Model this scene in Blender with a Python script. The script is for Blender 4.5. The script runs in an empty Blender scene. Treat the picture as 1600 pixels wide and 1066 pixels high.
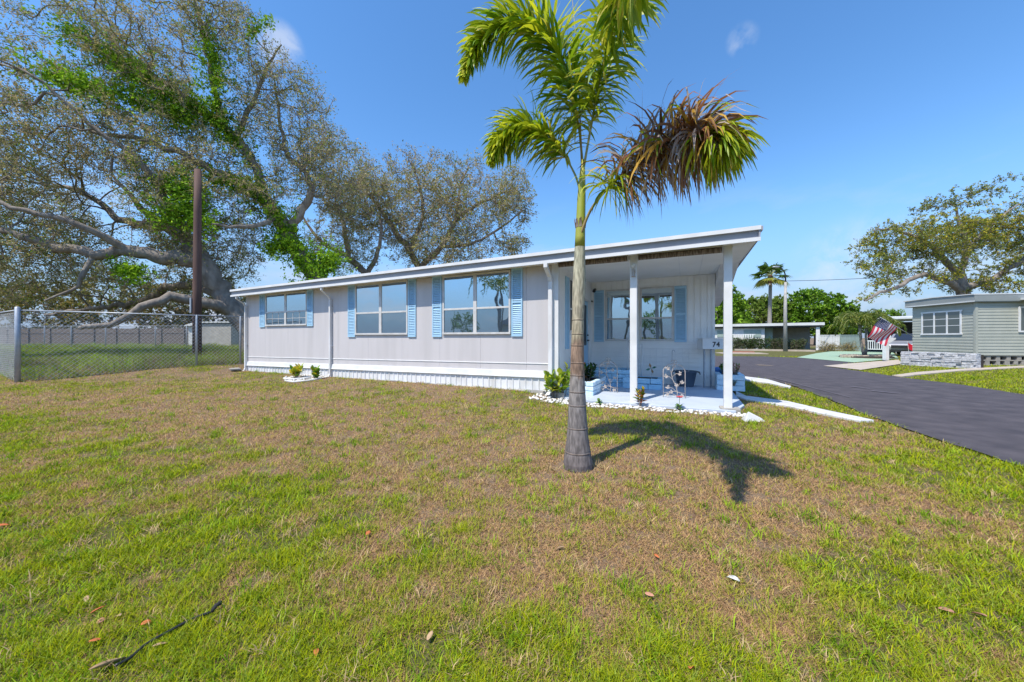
import bpy, math, random
import numpy as np
from mathutils import Vector, Matrix
R_=math.radians
rng=np.random.default_rng(7); random.seed(7)
S=bpy.context.scene; COL=S.collection

# ------------------------------------------------------------------ camera
CH=1.25; FPX=558.0; HZ=528.0
cam=bpy.data.cameras.new('camera'); co=bpy.data.objects.new('camera',cam); COL.objects.link(co)
cam.sensor_width=36; cam.lens=36*FPX/1600; cam.clip_start=.05; cam.clip_end=4000
cam.shift_y=(HZ-533)/1600
co.location=(0,0,CH); co.rotation_euler=(R_(90),0,0); S.camera=co
# ------------------------------------------------------------------ light
SUN_EL=59.5; SUN_AZ=45.0       # shadows run towards +X +Y
sd=Vector((-math.sin(R_(SUN_AZ))*math.cos(R_(SUN_EL)),-math.cos(R_(SUN_AZ))*math.cos(R_(SUN_EL)),math.sin(R_(SUN_EL))))
sl=bpy.data.lights.new('sun','SUN'); sl.energy=3.85; sl.angle=R_(.53); sl.color=(1,.93,.81)
so=bpy.data.objects.new('sun',sl); COL.objects.link(so); so.rotation_euler=sd.to_track_quat('Z','Y').to_euler(); so.location=(-20,-20,40)
S.view_settings.view_transform='Standard'; S.view_settings.look='None'; S.view_settings.exposure=.55; S.view_settings.gamma=1
S.render.engine='CYCLES'
W=bpy.data.worlds.new('World'); S.world=W; W.use_nodes=True
nt=W.node_tree; N=nt.nodes; L=nt.links; N.clear()
wo=N.new('ShaderNodeOutputWorld'); bg=N.new('ShaderNodeBackground'); bg.inputs[1].default_value=.13
sky=N.new('ShaderNodeTexSky'); sky.sky_type='NISHITA'; sky.sun_disc=False; sky.sun_elevation=R_(SUN_EL)
sky.sun_rotation=math.atan2(sd.x,sd.y); sky.altitude=0; sky.air_density=1.0; sky.dust_density=.2; sky.ozone_density=3.2
hs=N.new('ShaderNodeHueSaturation'); hs.inputs['Saturation'].default_value=1.2; hs.inputs['Value'].default_value=1.36
L.new(sky.outputs[0],hs.inputs['Color'])
tc=N.new('ShaderNodeTexCoord'); mp=N.new('ShaderNodeMapping'); mp.inputs['Scale'].default_value=(1.0,1.0,3.2); mp.inputs['Location'].default_value=(.35,.2,.1)
L.new(tc.outputs['Generated'],mp.inputs[0])
cn=N.new('ShaderNodeTexNoise'); cn.inputs['Scale'].default_value=2.6; cn.inputs['Detail'].default_value=7; cn.inputs['Roughness'].default_value=.6
L.new(mp.outputs[0],cn.inputs['Vector'])
cr=N.new('ShaderNodeValToRGB'); cr.color_ramp.elements[0].position=.50; cr.color_ramp.elements[1].position=.68
L.new(cn.outputs[0],cr.inputs[0])
sz=N.new('ShaderNodeSeparateXYZ'); L.new(tc.outputs['Generated'],sz.inputs[0])
hr=N.new('ShaderNodeMapRange'); hr.interpolation_type='SMOOTHSTEP'; hr.inputs[1].default_value=-.02; hr.inputs[2].default_value=.34; hr.inputs[3].default_value=.92; hr.inputs[4].default_value=0; L.new(sz.outputs[2],hr.inputs[0])
hx=N.new('ShaderNodeMixRGB'); L.new(hr.outputs[0],hx.inputs[0]); L.new(hs.outputs[0],hx.inputs[1]); hx.inputs[2].default_value=(1.25,1.95,3.35,1)
sx=N.new('ShaderNodeSeparateXYZ'); L.new(tc.outputs['Generated'],sx.inputs[0])
mr=N.new('ShaderNodeMapRange'); mr.inputs[1].default_value=.36; mr.inputs[2].default_value=.05; mr.inputs[3].default_value=0; mr.inputs[4].default_value=.85
L.new(sx.outputs[2],mr.inputs[0])
mm=N.new('ShaderNodeMath'); mm.operation='MULTIPLY'; L.new(cr.outputs[0],mm.inputs[0]); L.new(mr.outputs[0],mm.inputs[1])
mx=N.new('ShaderNodeMixRGB'); L.new(mm.outputs[0],mx.inputs[0]); L.new(hx.outputs[0],mx.inputs[1]); mx.inputs[2].default_value=(3.9,4.1,4.7,1)
prev=mx.outputs[0]
nrm=N.new('ShaderNodeVectorMath'); nrm.operation='NORMALIZE'; L.new(tc.outputs['Generated'],nrm.inputs[0])
wn=N.new('ShaderNodeTexNoise'); wn.inputs['Scale'].default_value=17; wn.inputs['Detail'].default_value=10; wn.inputs['Roughness'].default_value=.62; wn.inputs['Distortion'].default_value=.25; L.new(nrm.outputs[0],wn.inputs['Vector'])
wr=N.new('ShaderNodeMapRange'); wr.inputs[1].default_value=.42; wr.inputs[2].default_value=.68; L.new(wn.outputs[0],wr.inputs[0])
for (px,py,c0,c1,st) in ((436,72,.9988,.9999,.5),(1160,62,.9995,.99995,.28),(1370,455,.985,.9985,.5)):
    dv=Vector(((px-800)/FPX,1,(HZ-py)/FPX)).normalized(); dt=N.new('ShaderNodeVectorMath'); dt.operation='DOT_PRODUCT'; L.new(nrm.outputs[0],dt.inputs[0]); dt.inputs[1].default_value=dv
    wm=N.new('ShaderNodeMapRange'); wm.interpolation_type='SMOOTHSTEP'; wm.inputs[1].default_value=c0; wm.inputs[2].default_value=c1; wm.inputs[4].default_value=st; L.new(dt.outputs['Value'],wm.inputs[0])
    ml=N.new('ShaderNodeMath'); ml.operation='MULTIPLY'; L.new(wm.outputs[0],ml.inputs[0]); L.new(wr.outputs[0],ml.inputs[1])
    mw=N.new('ShaderNodeMixRGB'); L.new(ml.outputs[0],mw.inputs[0]); L.new(prev,mw.inputs[1]); mw.inputs[2].default_value=(4.4,4.7,5.2,1); prev=mw.outputs[0]
L.new(prev,bg.inputs[0]); L.new(bg.outputs[0],wo.inputs[0])

# ------------------------------------------------------------------ frames
def G(px,py,z=0.0):
    Y=FPX*(CH-z)/(py-HZ); return ((px-800)/FPX*Y,Y)
def PZ(px,py,Y):
    return ((px-800)/FPX*Y,Y,CH+(HZ-py)/FPX*Y)
TH=R_(25.9); P0=G(1135,643); RU=(math.cos(TH),-math.sin(TH)); VV=(math.sin(TH),math.cos(TH))
def HL(u,v): return (P0[0]+RU[0]*u+VV[0]*v, P0[1]+RU[1]*u+VV[1]*v)
def toHL(x,y):
    dx=x-P0[0]; dy=y-P0[1]; return dx*RU[0]+dy*RU[1], dx*VV[0]+dy*VV[1]
def ss(a,b,x):
    t=np.clip((x-a)/(b-a),0,1); return t*t*(3-2*t)
_h=np.random.default_rng(99).random((256,256))
def vnoise(x,y,s=1.0,o=0):
    x=np.asarray(x,float)*s+o*17.3+500; y=np.asarray(y,float)*s+o*9.1+500
    xi=np.floor(x).astype(int); yi=np.floor(y).astype(int); fx=x-xi; fy=y-yi
    fx=fx*fx*(3-2*fx); fy=fy*fy*(3-2*fy)
    a=_h[xi%256,yi%256]; b=_h[(xi+1)%256,yi%256]; c=_h[xi%256,(yi+1)%256]; d=_h[(xi+1)%256,(yi+1)%256]
    return (a*(1-fx)+b*fx)*(1-fy)+(c*(1-fx)+d*fx)*fy
def fbm(x,y,s=1.0,o=0,n=4):
    t=0; a=.5; w=0
    for i in range(n): t=t+a*vnoise(x,y,s*2**i,o+i); w+=a; a*=.55
    return t/w
def gz(x,y):
    x=np.asarray(x,float); y=np.asarray(y,float)
    u,v=toHL(x,y)
    z=.12*ss(-1.6,-.1,v)*ss(-2.6,-4.0,u)*ss(1.2,.2,v)
    f=.28*ss(9.7,12.6,y)*ss(-8.6,-9.8,x)
    z=np.maximum(z,f)
    left=ss(2.0,0.5,x)*ss(14,10,y)
    z=z+(fbm(x,y,.7,3)-.5)*.05*ss(-.3,-1.6,v)*ss(3.2,1.8,x)
    return z
def gzf(x,y): return float(gz(x,y))

# ------------------------------------------------------------------ helpers
def link(o,parent=None):
    COL.objects.link(o)
    if parent is not None: o.parent=parent
    return o
def tag(o,label=None,cat=None,group=None,kind=None):
    if label: o['label']=label
    if cat: o['category']=cat
    if group: o['group']=group
    if kind: o['kind']=kind
    return o
def thing(name,label,cat,loc=(0,0,0),rz=0.0,group=None):
    o=bpy.data.objects.new(name,None); COL.objects.link(o); o.empty_display_size=.2
    o.location=loc; o.rotation_euler=(0,0,rz); return tag(o,label,cat,group)
def np_mesh(name,V,F,mat,parent=None,col=None,smooth=False,loc=None):
    V=np.asarray(V,np.float32); F=np.asarray(F,np.int32)
    me=bpy.data.meshes.new(name); n,k=F.shape
    me.vertices.add(len(V)); me.vertices.foreach_set('co',V.ravel())
    me.loops.add(n*k); me.loops.foreach_set('vertex_index',F.ravel())
    me.polygons.add(n); me.polygons.foreach_set('loop_start',np.arange(0,n*k,k,dtype=np.int32))
    try: me.polygons.foreach_set('loop_total',np.full(n,k,np.int32))
    except Exception: pass
    me.update(calc_edges=True)
    if col is not None:
        c=np.ones((len(V),4),np.float32); c[:,:3]=col
        at=me.color_attributes.new('Col','FLOAT_COLOR','POINT'); at.data.foreach_set('color',c.ravel())
    if smooth: me.polygons.foreach_set('use_smooth',np.ones(n,bool))
    me.materials.append(mat); me.validate()
    o=bpy.data.objects.new(name,me); link(o,parent)
    if loc is not None: o.location=loc
    return o
class MB:
    def __init__(s): s.v=[]; s.f=[]
    def box(s,x0,x1,y0,y1,z0,z1,j=0.0,sh=None):
        b=len(s.v)
        for z in (z0,z1):
            for x,y in ((x0,y0),(x1,y0),(x1,y1),(x0,y1)):
                dz=sh(x) if sh else 0
                s.v.append((x+random.uniform(-j,j),y+random.uniform(-j,j),z+dz+random.uniform(-j,j)))
        s.f+= [(b+3,b+2,b+1,b),(b+4,b+5,b+6,b+7)]+[(b+i,b+(i+1)%4,b+4+(i+1)%4,b+4+i) for i in range(4)]
        return s
    def quad(s,*p):
        b=len(s.v); s.v+=list(p); s.f.append(tuple(range(b,b+len(p)))); return s
    def tube(s,pts,rad,n=8,cap=True):
        pts=[Vector(p) for p in pts]
        if not hasattr(rad,'__len__'): rad=[rad]*len(pts)
        b0=len(s.v); ref=None
        for i,p in enumerate(pts):
            t=(pts[min(i+1,len(pts)-1)]-pts[max(i-1,0)])
            t=t.normalized() if t.length>1e-9 else Vector((0,0,1))
            if ref is None: ref=Vector((1,0,0)) if abs(t.x)<.8 else Vector((0,1,0))
            a=(ref-t*ref.dot(t)).normalized(); ref=a; c=t.cross(a)
            for k in range(n):
                q=2*math.pi*k/n; s.v.append(tuple(p+(a*math.cos(q)+c*math.sin(q))*rad[i]))
        for i in range(len(pts)-1):
            for k in range(n):
                s.f.append((b0+i*n+k,b0+i*n+(k+1)%n,b0+(i+1)*n+(k+1)%n,b0+(i+1)*n+k))
        if cap:
            s.f.append(tuple(b0+k for k in reversed(range(n)))); e=b0+(len(pts)-1)*n; s.f.append(tuple(e+k for k in range(n)))
        return s
    def prism(s,prof,a0,a1,axis='x',sh=None,cap=True):
        # prof: closed list of (p,q); axis x -> (a,p,q); axis y -> (p,a,q); axis z -> (p,q,a)
        b=len(s.v); n=len(prof)
        for a in (a0,a1):
            for p,q in prof:
                if axis=='x': w=(a,p,q+(sh(a) if sh else 0))
                elif axis=='y': w=(p,a,q)
                else: w=(p,q,a)
                s.v.append(w)
        for i in range(n): s.f.append((b+i,b+(i+1)%n,b+n+(i+1)%n,b+n+i))
        if cap: s.f.append(tuple(b+i for i in reversed(range(n)))); s.f.append(tuple(b+n+i for i in range(n)))
        return s
    def lathe(s,prof,n=24,c=(0,0,0)):
        b=len(s.v)
        for r,z in prof:
            for k in range(n):
                q=2*math.pi*k/n; s.v.append((c[0]+r*math.cos(q),c[1]+r*math.sin(q),c[2]+z))
        for i in range(len(prof)-1):
            for k in range(n): s.f.append((b+i*n+k,b+i*n+(k+1)%n,b+(i+1)*n+(k+1)%n,b+(i+1)*n+k))
        return s
    def build(s,name,mat,parent=None,smooth=False,bevel=0,loc=None):
        me=bpy.data.meshes.new(name); me.from_pydata(s.v,[],s.f); me.update(); me.materials.append(mat)
        if smooth: me.polygons.foreach_set('use_smooth',[True]*len(me.polygons))
        o=bpy.data.objects.new(name,me); link(o,parent)
        if loc is not None: o.location=loc
        if bevel:
            m=o.modifiers.new('bevel','BEVEL'); m.width=bevel; m.segments=2; m.limit_method='ANGLE'
        return o
def clone(o,parent=None):
    c=o.copy(); COL.objects.link(c); c.parent=parent
    for ch in list(o.children): clone(ch,c)
    return c

# ------------------------------------------------------------------ materials
def mat(name,c,rough=.6,c2=None,scale=6,detail=5,bump=0,bscale=None,spec=.5,metal=0,thr=(.35,.65),attr=False,trans=0,stretch=None,bdist=.01):
    m=bpy.data.materials.new(name); m.use_nodes=True; t=m.node_tree; b=t.nodes['Principled BSDF']
    b.inputs['Roughness'].default_value=rough; b.inputs['Metallic'].default_value=metal; b.inputs['Specular IOR Level'].default_value=spec
    b.inputs['Base Color'].default_value=(*c,1)
    tcn=t.nodes.new('ShaderNodeTexCoord'); src=tcn.outputs['Object']
    if stretch:
        mpn=t.nodes.new('ShaderNodeMapping'); mpn.inputs['Scale'].default_value=stretch; t.links.new(src,mpn.inputs[0]); src=mpn.outputs[0]
    csock=None
    if attr:
        a=t.nodes.new('ShaderNodeAttribute'); a.attribute_name='Col'; csock=a.outputs['Color']
    if c2 is not None:
        n=t.nodes.new('ShaderNodeTexNoise'); n.inputs['Scale'].default_value=scale; n.inputs['Detail'].default_value=detail
        t.links.new(src,n.inputs['Vector'])
        r=t.nodes.new('ShaderNodeMapRange'); r.inputs[1].default_value=thr[0]; r.inputs[2].default_value=thr[1]; t.links.new(n.outputs[0],r.inputs[0])
        x=t.nodes.new('ShaderNodeMixRGB'); x.inputs[1].default_value=(*c,1); x.inputs[2].default_value=(*c2,1); t.links.new(r.outputs[0],x.inputs[0])
        csock=x.outputs[0]
    if csock is not None: t.links.new(csock,b.inputs['Base Color'])
    if bump:
        n2=t.nodes.new('ShaderNodeTexNoise'); n2.inputs['Scale'].default_value=bscale or scale*4; n2.inputs['Detail'].default_value=4
        t.links.new(src,n2.inputs['Vector'])
        bp=t.nodes.new('ShaderNodeBump'); bp.inputs['Strength'].default_value=bump; bp.inputs['Distance'].default_value=bdist
        t.links.new(n2.outputs[0],bp.inputs['Height']); t.links.new(bp.outputs[0],b.inputs['Normal'])
    if trans:
        tr=t.nodes.new('ShaderNodeBsdfTranslucent'); ms=t.nodes.new('ShaderNodeMixShader'); ms.inputs[0].default_value=trans
        if csock is not None: t.links.new(csock,tr.inputs[0])
        else: tr.inputs[0].default_value=(*c,1)
        out=t.nodes['Material Output']; t.links.new(b.outputs[0],ms.inputs[1]); t.links.new(tr.outputs[0],ms.inputs[2]); t.links.new(ms.outputs[0],out.inputs[0])
    return m
def glass(name,dark=(.02,.025,.03),f=.5,tint=(.8,.9,1)):
    m=bpy.data.materials.new(name); m.use_nodes=True; t=m.node_tree; b=t.nodes['Principled BSDF']
    b.inputs['Base Color'].default_value=(*dark,1); b.inputs['Roughness'].default_value=.4
    g=t.nodes.new('ShaderNodeBsdfGlossy'); g.inputs['Color'].default_value=(*tint,1); g.inputs['Roughness'].default_value=.015
    tcn=t.nodes.new('ShaderNodeTexCoord'); n=t.nodes.new('ShaderNodeTexNoise'); n.inputs['Scale'].default_value=1.3
    t.links.new(tcn.outputs['Object'],n.inputs['Vector'])
    bp=t.nodes.new('ShaderNodeBump'); bp.inputs['Strength'].default_value=.25; bp.inputs['Distance'].default_value=.02
    t.links.new(n.outputs[0],bp.inputs['Height']); t.links.new(bp.outputs[0],g.inputs['Normal'])
    ms=t.nodes.new('ShaderNodeMixShader'); ms.inputs[0].default_value=f
    t.links.new(b.outputs[0],ms.inputs[1]); t.links.new(g.outputs[0],ms.inputs[2]); t.links.new(ms.outputs[0],t.nodes['Material Output'].inputs[0])
    return m
M={}
M['wall']=mat('wall_paint',(.575,.545,.55),.5,(.50,.475,.475),1.6,8,bump=.12,bscale=1.4,bdist=.03,stretch=(2.2,1,.22),thr=(.42,.78))
M['white']=mat('white_paint',(.76,.76,.76),.45,(.66,.66,.66),3,5)
M['dirtwhite']=mat('weathered_white',(.74,.74,.75),.6,(.55,.54,.52),5,6,thr=(.45,.75),stretch=(1,1,.25))
M['fascia']=mat('fascia_metal',(.36,.375,.41),.5,(.32,.33,.37),2,4)
M['ceil']=mat('ceiling_panel',(.86,.85,.82),.6,(.80,.79,.76),1.5,4)
M['siding']=mat('porch_siding',(.86,.85,.83),.5,(.80,.79,.78),3,4)
M['shutter']=mat('shutter_blue',(.38,.60,.78),.45,(.34,.56,.74),8,4)
M['frame']=mat('window_aluminium',(.62,.61,.60),.4,(.52,.51,.50),8,3)
M['glass']=glass('window_glass',(.02,.03,.04),.62,(.75,.9,1.0))
M['glasslow']=glass('screened_lower_glass',(.03,.045,.06),.36,(.7,.88,1.0))
M['glassdark']=glass('dark_glass',(.015,.015,.015),.12,(.8,.85,.9))
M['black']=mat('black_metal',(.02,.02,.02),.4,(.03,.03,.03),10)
M['conc']=mat('concrete',(.42,.40,.37),.85,(.30,.285,.26),6,7,bump=.3,bscale=60)
M['asphalt']=mat('asphalt',(.088,.075,.082),.95,(.046,.040,.047),3.1,15,bump=.8,bscale=180,thr=(.3,.7),bdist=.006)
M['slab']=mat('painted_slab',(.44,.50,.60),.6,(.52,.57,.64),2.2,6,bump=.1,bscale=40,thr=(.35,.7))
M['kerb']=mat('kerb_white',(.66,.66,.67),.7,(.52,.51,.50),4,7,bump=.2,bscale=50)
M['bluestone']=mat('painted_blue_stone',(.30,.58,.80),.6,(.44,.68,.84),7,6,bump=.6,bscale=22,bdist=.02)
M['paleblue']=mat('pale_blue_stone',(.48,.68,.82),.6,(.68,.80,.86),7,6,bump=.6,bscale=22,bdist=.02)
M['soil']=mat('soil',(.03,.022,.018),.95,(.05,.04,.03),20,5,bump=.8,bscale=40)
M['pebble']=mat('white_pebble',(.78,.76,.72),.7,(.60,.57,.52),5,5,bump=.2,bscale=30)
M['leaf']=mat('leaf_vertex_colour',(.1,.2,.03),.55,attr=True,trans=.35,spec=.15)
M['dryleaf']=mat('twig_leaf_vertex_colour',(.1,.2,.03),.8,attr=True,trans=.35,spec=.05)
M['frond']=mat('frond_vertex_colour',(.1,.2,.03),.42,attr=True,trans=.42,spec=.4)
M['grass']=mat('grass_vertex_colour',(.1,.2,.03),.8,attr=True,trans=.25,spec=.03)
M['bark']=mat('oak_bark',(.16,.13,.105),.9,(.27,.235,.20),5,8,bump=.8,bscale=9,stretch=(1,1,.5),bdist=.04)
M['pole']=mat('pole_wood',(.085,.045,.038),.85,(.13,.075,.06),9,6,bump=.4,bscale=20,stretch=(1,1,.08))
M['galv']=mat('galvanised',(.42,.45,.49),.45,(.33,.36,.41),12,4,metal=.35)
M['rust']=mat('trellis_iron',(.55,.50,.46),.6,(.38,.30,.25),30,5)
M['tub']=mat('tub_grey',(.075,.10,.14),.55,(.09,.12,.16),6)
M['red']=mat('red_petal',(.70,.03,.06),.5,(.55,.02,.04),20)
M['sage']=mat('sage_siding',(.40,.41,.355),.6,(.355,.37,.32),2,5)
M['sagedk']=mat('sage_fascia',(.27,.29,.285),.6,(.24,.26,.25),3,4)
M['stonew']=mat('white_painted_stone',(.62,.62,.64),.8,(.40,.40,.42),9,6,bump=.7,bscale=14,bdist=.03)
M['cbl']=mat('concrete_block',(.36,.33,.29),.9,(.26,.24,.21),8,6,bump=.4,bscale=50)
M['mint']=mat('mint_painted_drive',(.28,.39,.27),.85,(.32,.45,.32),2,6)
M['tan']=mat('tan_concrete',(.50,.42,.34),.85,(.42,.35,.28),3,6)
M['fencewood']=mat('brown_fence',(.17,.135,.11),.9,(.13,.10,.085),3,6,stretch=(4,4,.4))
M['shedw']=mat('shed_wall',(.42,.40,.37),.7,(.35,.33,.30),3,4)
M['farwhite']=mat('far_white',(.66,.67,.66),.6,(.58,.59,.58),2,4)
M['dark']=mat('dark_recess',(.03,.03,.035),.8,(.045,.045,.05),3)  # near-black colour stands in for shade inside the carport and crawl space
M['silver']=mat('silver_car_paint',(.38,.38,.40),.3,(.36,.36,.38),3,metal=.4,spec=.6)
M['rubber']=mat('rubber',(.02,.02,.02),.8,(.03,.03,.03),20)
M['fl_w']=mat('flag_white',(.75,.73,.74),.7,(.68,.66,.68),9,trans=.2)
M['fl_r']=mat('flag_red',(.62,.05,.08),.7,(.54,.04,.07),9,trans=.2)
M['fl_b']=mat('flag_blue',(.05,.06,.16),.7,(.04,.05,.13),9,trans=.2)
M['vinyl']=mat('vinyl_greengrey',(.30,.38,.35),.6,(.26,.33,.30),4)
M['bamboo']=mat('rolled_shade',(.10,.07,.05),.8,(.26,.20,.15),6,4,stretch=(9,1,1),thr=(.45,.55))

# palm trunk material: rings and tone follow height
def trunk_mat():
    m=bpy.data.materials.new('palm_trunk_bark'); m.use_nodes=True; t=m.node_tree; b=t.nodes['Principled BSDF']; b.inputs['Roughness'].default_value=.8
    tcn=t.nodes.new('ShaderNodeTexCoord'); s=t.nodes.new('ShaderNodeSeparateXYZ'); t.links.new(tcn.outputs['Object'],s.inputs[0])
    n=t.nodes.new('ShaderNodeTexNoise'); mpn=t.nodes.new('ShaderNodeMapping'); mpn.inputs['Scale'].default_value=(14,14,3.2); t.links.new(tcn.outputs['Object'],mpn.inputs[0]); t.links.new(mpn.outputs[0],n.inputs['Vector']); n.inputs['Scale'].default_value=1.6; n.inputs['Detail'].default_value=6
    ad=t.nodes.new('ShaderNodeMath'); ad.operation='MULTIPLY_ADD'; ad.inputs[1].default_value=.22; ad.inputs[2].default_value=-.11; t.links.new(n.outputs[0],ad.inputs[0])
    a2=t.nodes.new('ShaderNodeMath'); a2.operation='ADD'; t.links.new(s.outputs[2],a2.inputs[0]); t.links.new(ad.outputs[0],a2.inputs[1])
    dv=t.nodes.new('ShaderNodeMath'); dv.operation='DIVIDE'; dv.inputs[1].default_value=3.0; t.links.new(a2.outputs[0],dv.inputs[0])
    r=t.nodes.new('ShaderNodeValToRGB'); e=r.color_ramp.elements
    e[0].position=0; e[0].color=(.15,.125,.12,1); e[1].position=.98; e[1].color=(.30,.42,.05,1)
    for p,c in ((.22,(.24,.215,.205,1)),(.285,(.27,.24,.22,1)),(.30,(.26,.17,.12,1)),(.40,(.30,.20,.14,1)),(.42,(.36,.30,.20,1)),(.50,(.42,.36,.26,1)),(.66,(.42,.40,.29,1)),(.79,(.45,.44,.33,1)),(.82,(.36,.36,.07,1))):
        q=r.color_ramp.elements.new(p); q.color=c
    t.links.new(dv.outputs[0],r.inputs[0])
    n3=t.nodes.new('ShaderNodeTexNoise'); n3.inputs['Scale'].default_value=3.5; n3.inputs['Detail'].default_value=8; t.links.new(mpn.outputs[0],n3.inputs['Vector'])
    rr=t.nodes.new('ShaderNodeMapRange'); rr.inputs[1].default_value=.35; rr.inputs[2].default_value=.65; rr.inputs[3].default_value=.55; rr.inputs[4].default_value=1.25; t.links.new(n3.outputs[0],rr.inputs[0])
    mu=t.nodes.new('ShaderNodeMixRGB'); mu.blend_type='MULTIPLY'; mu.inputs[0].default_value=1; t.links.new(r.outputs[0],mu.inputs[1]); t.links.new(rr.outputs[0],mu.inputs[2])
    t.links.new(mu.outputs[0],b.inputs['Base Color'])
    bp=t.nodes.new('ShaderNodeBump'); bp.inputs['Strength'].default_value=.5; bp.inputs['Distance'].default_value=.01; t.links.new(n3.outputs[0],bp.inputs['Height']); t.links.new(bp.outputs[0],b.inputs['Normal'])
    return m
M['ptrunk']=trunk_mat()
M['ptrunk2']=mat('grey_palm_trunk',(.30,.27,.24),.85,(.20,.18,.16),6,6,bump=.4,stretch=(1,1,4))

# ------------------------------------------------------------------ ground
road_px_near=[(1110,583),(1160,590),(1200,594),(1236,603),(1300,627),(1370,656),(1450,684),(1600,733)]
ROAD=[G(*p) for p in road_px_near]+[(9,1.5),(16,-8),(26,-8),(20,3)]+[G(1600,618),G(1500,602),G(1410,591),G(1345,581),G(1290,573.5)]+[G(1335,567.5),G(1245,559.5),G(1195,557.5),G(1120,557),(19,35),(8,30)]
KERB1=[G(1158,589.5),G(1200,595),G(1236,606),G(1234,608.5),G(1200,600.5),G(1158,595.5)]
WALK=[G(1150,613),G(1166,621),G(1231,629.5),G(1288,643),G(1344,655),G(1366,660),G(1344,660.5),G(1288,650),G(1231,637),G(1166,626.5),G(1150,621)]
MINT=[G(1245,559.5),G(1275,553),G(1300,549.5),G(1345,549),G(1395,551),G(1404,561),G(1335,567.5)]
TAN=[G(1286,573),G(1330,569),G(1404,563),G(1410,569.5),G(1345,579.5)]
PATH=[G(1394,588.5),G(1430,583.5),G(1500,578),G(1700,568),G(1700,570.5),G(1500,581),G(1436,587),G(1410,590)]
SLAB=[HL(-3.05,.0),HL(-2.25,-.22),HL(-1.3,-.2),HL(.12,-.16),HL(.32,.5),HL(.32,3.1),HL(-3.05,3.1)]
def inpoly(x,y,poly):
    x=np.asarray(x); y=np.asarray(y); c=np.zeros(x.shape,bool); n=len(poly)
    for i in range(n):
        x0,y0=poly[i]; x1,y1=poly[(i+1)%n]
        if y0==y1: continue
        m=((y0>y)!=(y1>y))&(x<(x1-x0)*(y-y0)/(y1-y0)+x0); c^=m
    return c
HOUSE=[HL(-14.2,-.02),HL(-3.05,-.02),HL(-3.05,3.1),HL(0,3.1),HL(0,6.6),HL(-14.2,6.6)]
PEB=[HL(-3.45,-.62),HL(-2.9,-.68),HL(-1.6,-.58),HL(-.6,-.5),HL(.35,-.42),HL(.4,-.1),HL(-.2,-.18),HL(-2.2,-.22),HL(-2.4,.2),HL(-3.4,.0)]
BED2=[HL(-11.0,-.7),HL(-10.5,-.95),HL(-10.0,-.85),HL(-9.75,-.4),HL(-9.85,-.02),HL(-11.3,-.02)]
bx0,by0=G(903,728)
def brown(x,y):
    xs=np.array([-14,-8,-3.85,-1.95,-.7,0,.7,2,2.6,3.4,4,6,9]); ys=np.array([7.6,5.8,4.4,3.6,2.7,2.1,1.85,1.6,1.75,2.6,3.7,5.5,7.5])
    yb=np.interp(x,xs,ys)
    w=.3+.05*np.abs(yb)
    big=fbm(x,y,.9,11,4); mid=fbm(x,y,3.2,12,4); sm=fbm(x,y,9,13,3)
    d=ss(-w,w*1.2,y-yb+(big-.5)*1.5)
    u,v=toHL(x,y)
    d=d*(1-.14*ss(4.6,7.0,y+.25*x))
    n=.45*mid+.3*big+.25*sm
    val=d*.70+.30*ss(.42,.60,n)*(1-d)+ (n-.5)*2.6+.30*np.exp(-((x-1.2)/2.4)**2-((y-3.2)/1.1)**2)+.22*np.exp(-((x+4.8)/2.6)**2-((y-6.4)/1.3)**2)
    # wedge by the road and beyond the road stay green
    val=np.where(inpoly(x,y,[G(1160,600),G(1242,607),G(1370,656),(20,-10),(60,40),(30,60),(5,40)]) , .12+(n-.5)*.8, val)
    val=np.where(inpoly(x,y,[G(1150,600),G(1242,607),G(1300,627),G(1372,656),G(1344,655),G(1288,643),G(1231,629.5),G(1150,613)]),.05+(n-.5)*.5,val)
    val=val-.35*ss(3.4,4.6,x)*ss(4.6,3.2,y)
    val=.5+(val-.5)*1.35+.6*np.exp(-((x-bx0)**2+(y-by0)**2)/.10)
    return np.clip(val,0,1)
xs=np.unique(np.concatenate([np.linspace(-1500,-60,14),np.linspace(-60,-16,45),np.linspace(-16,8,200),np.linspace(8,60,60),np.linspace(60,1500,14)]))
ys=np.unique(np.concatenate([np.linspace(-1500,-30,12),np.linspace(-30,.5,40),np.linspace(.5,16,150),np.linspace(16,70,60),np.linspace(70,1500,16)]))
GX,GY=np.meshgrid(xs,ys); GZ=gz(GX,GY)
V=np.stack([GX.ravel(),GY.ravel(),GZ.ravel()],1); nx=len(xs); ny=len(ys)
I,J=np.meshgrid(np.arange(nx-1),np.arange(ny-1)); b=(J*nx+I).ravel()
br=brown(GX.ravel(),GY.ravel())
gm=bpy.data.materials.new('lawn_soil'); gm.use_nodes=True; t=gm.node_tree; pb=t.nodes['Principled BSDF']; pb.inputs['Roughness'].default_value=.95; pb.inputs['Specular IOR Level'].default_value=.1
a=t.nodes.new('ShaderNodeAttribute'); a.attribute_name='Col'; sc=t.nodes.new('ShaderNodeSeparateColor'); t.links.new(a.outputs['Color'],sc.inputs[0])
tcn=t.nodes.new('ShaderNodeTexCoord')
def nz(s,d=6):
    n=t.nodes.new('ShaderNodeTexNoise'); n.inputs['Scale'].default_value=s; n.inputs['Detail'].default_value=d; n.inputs['Roughness'].default_value=.7; t.links.new(tcn.outputs['Object'],n.inputs['Vector']); return n
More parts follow.
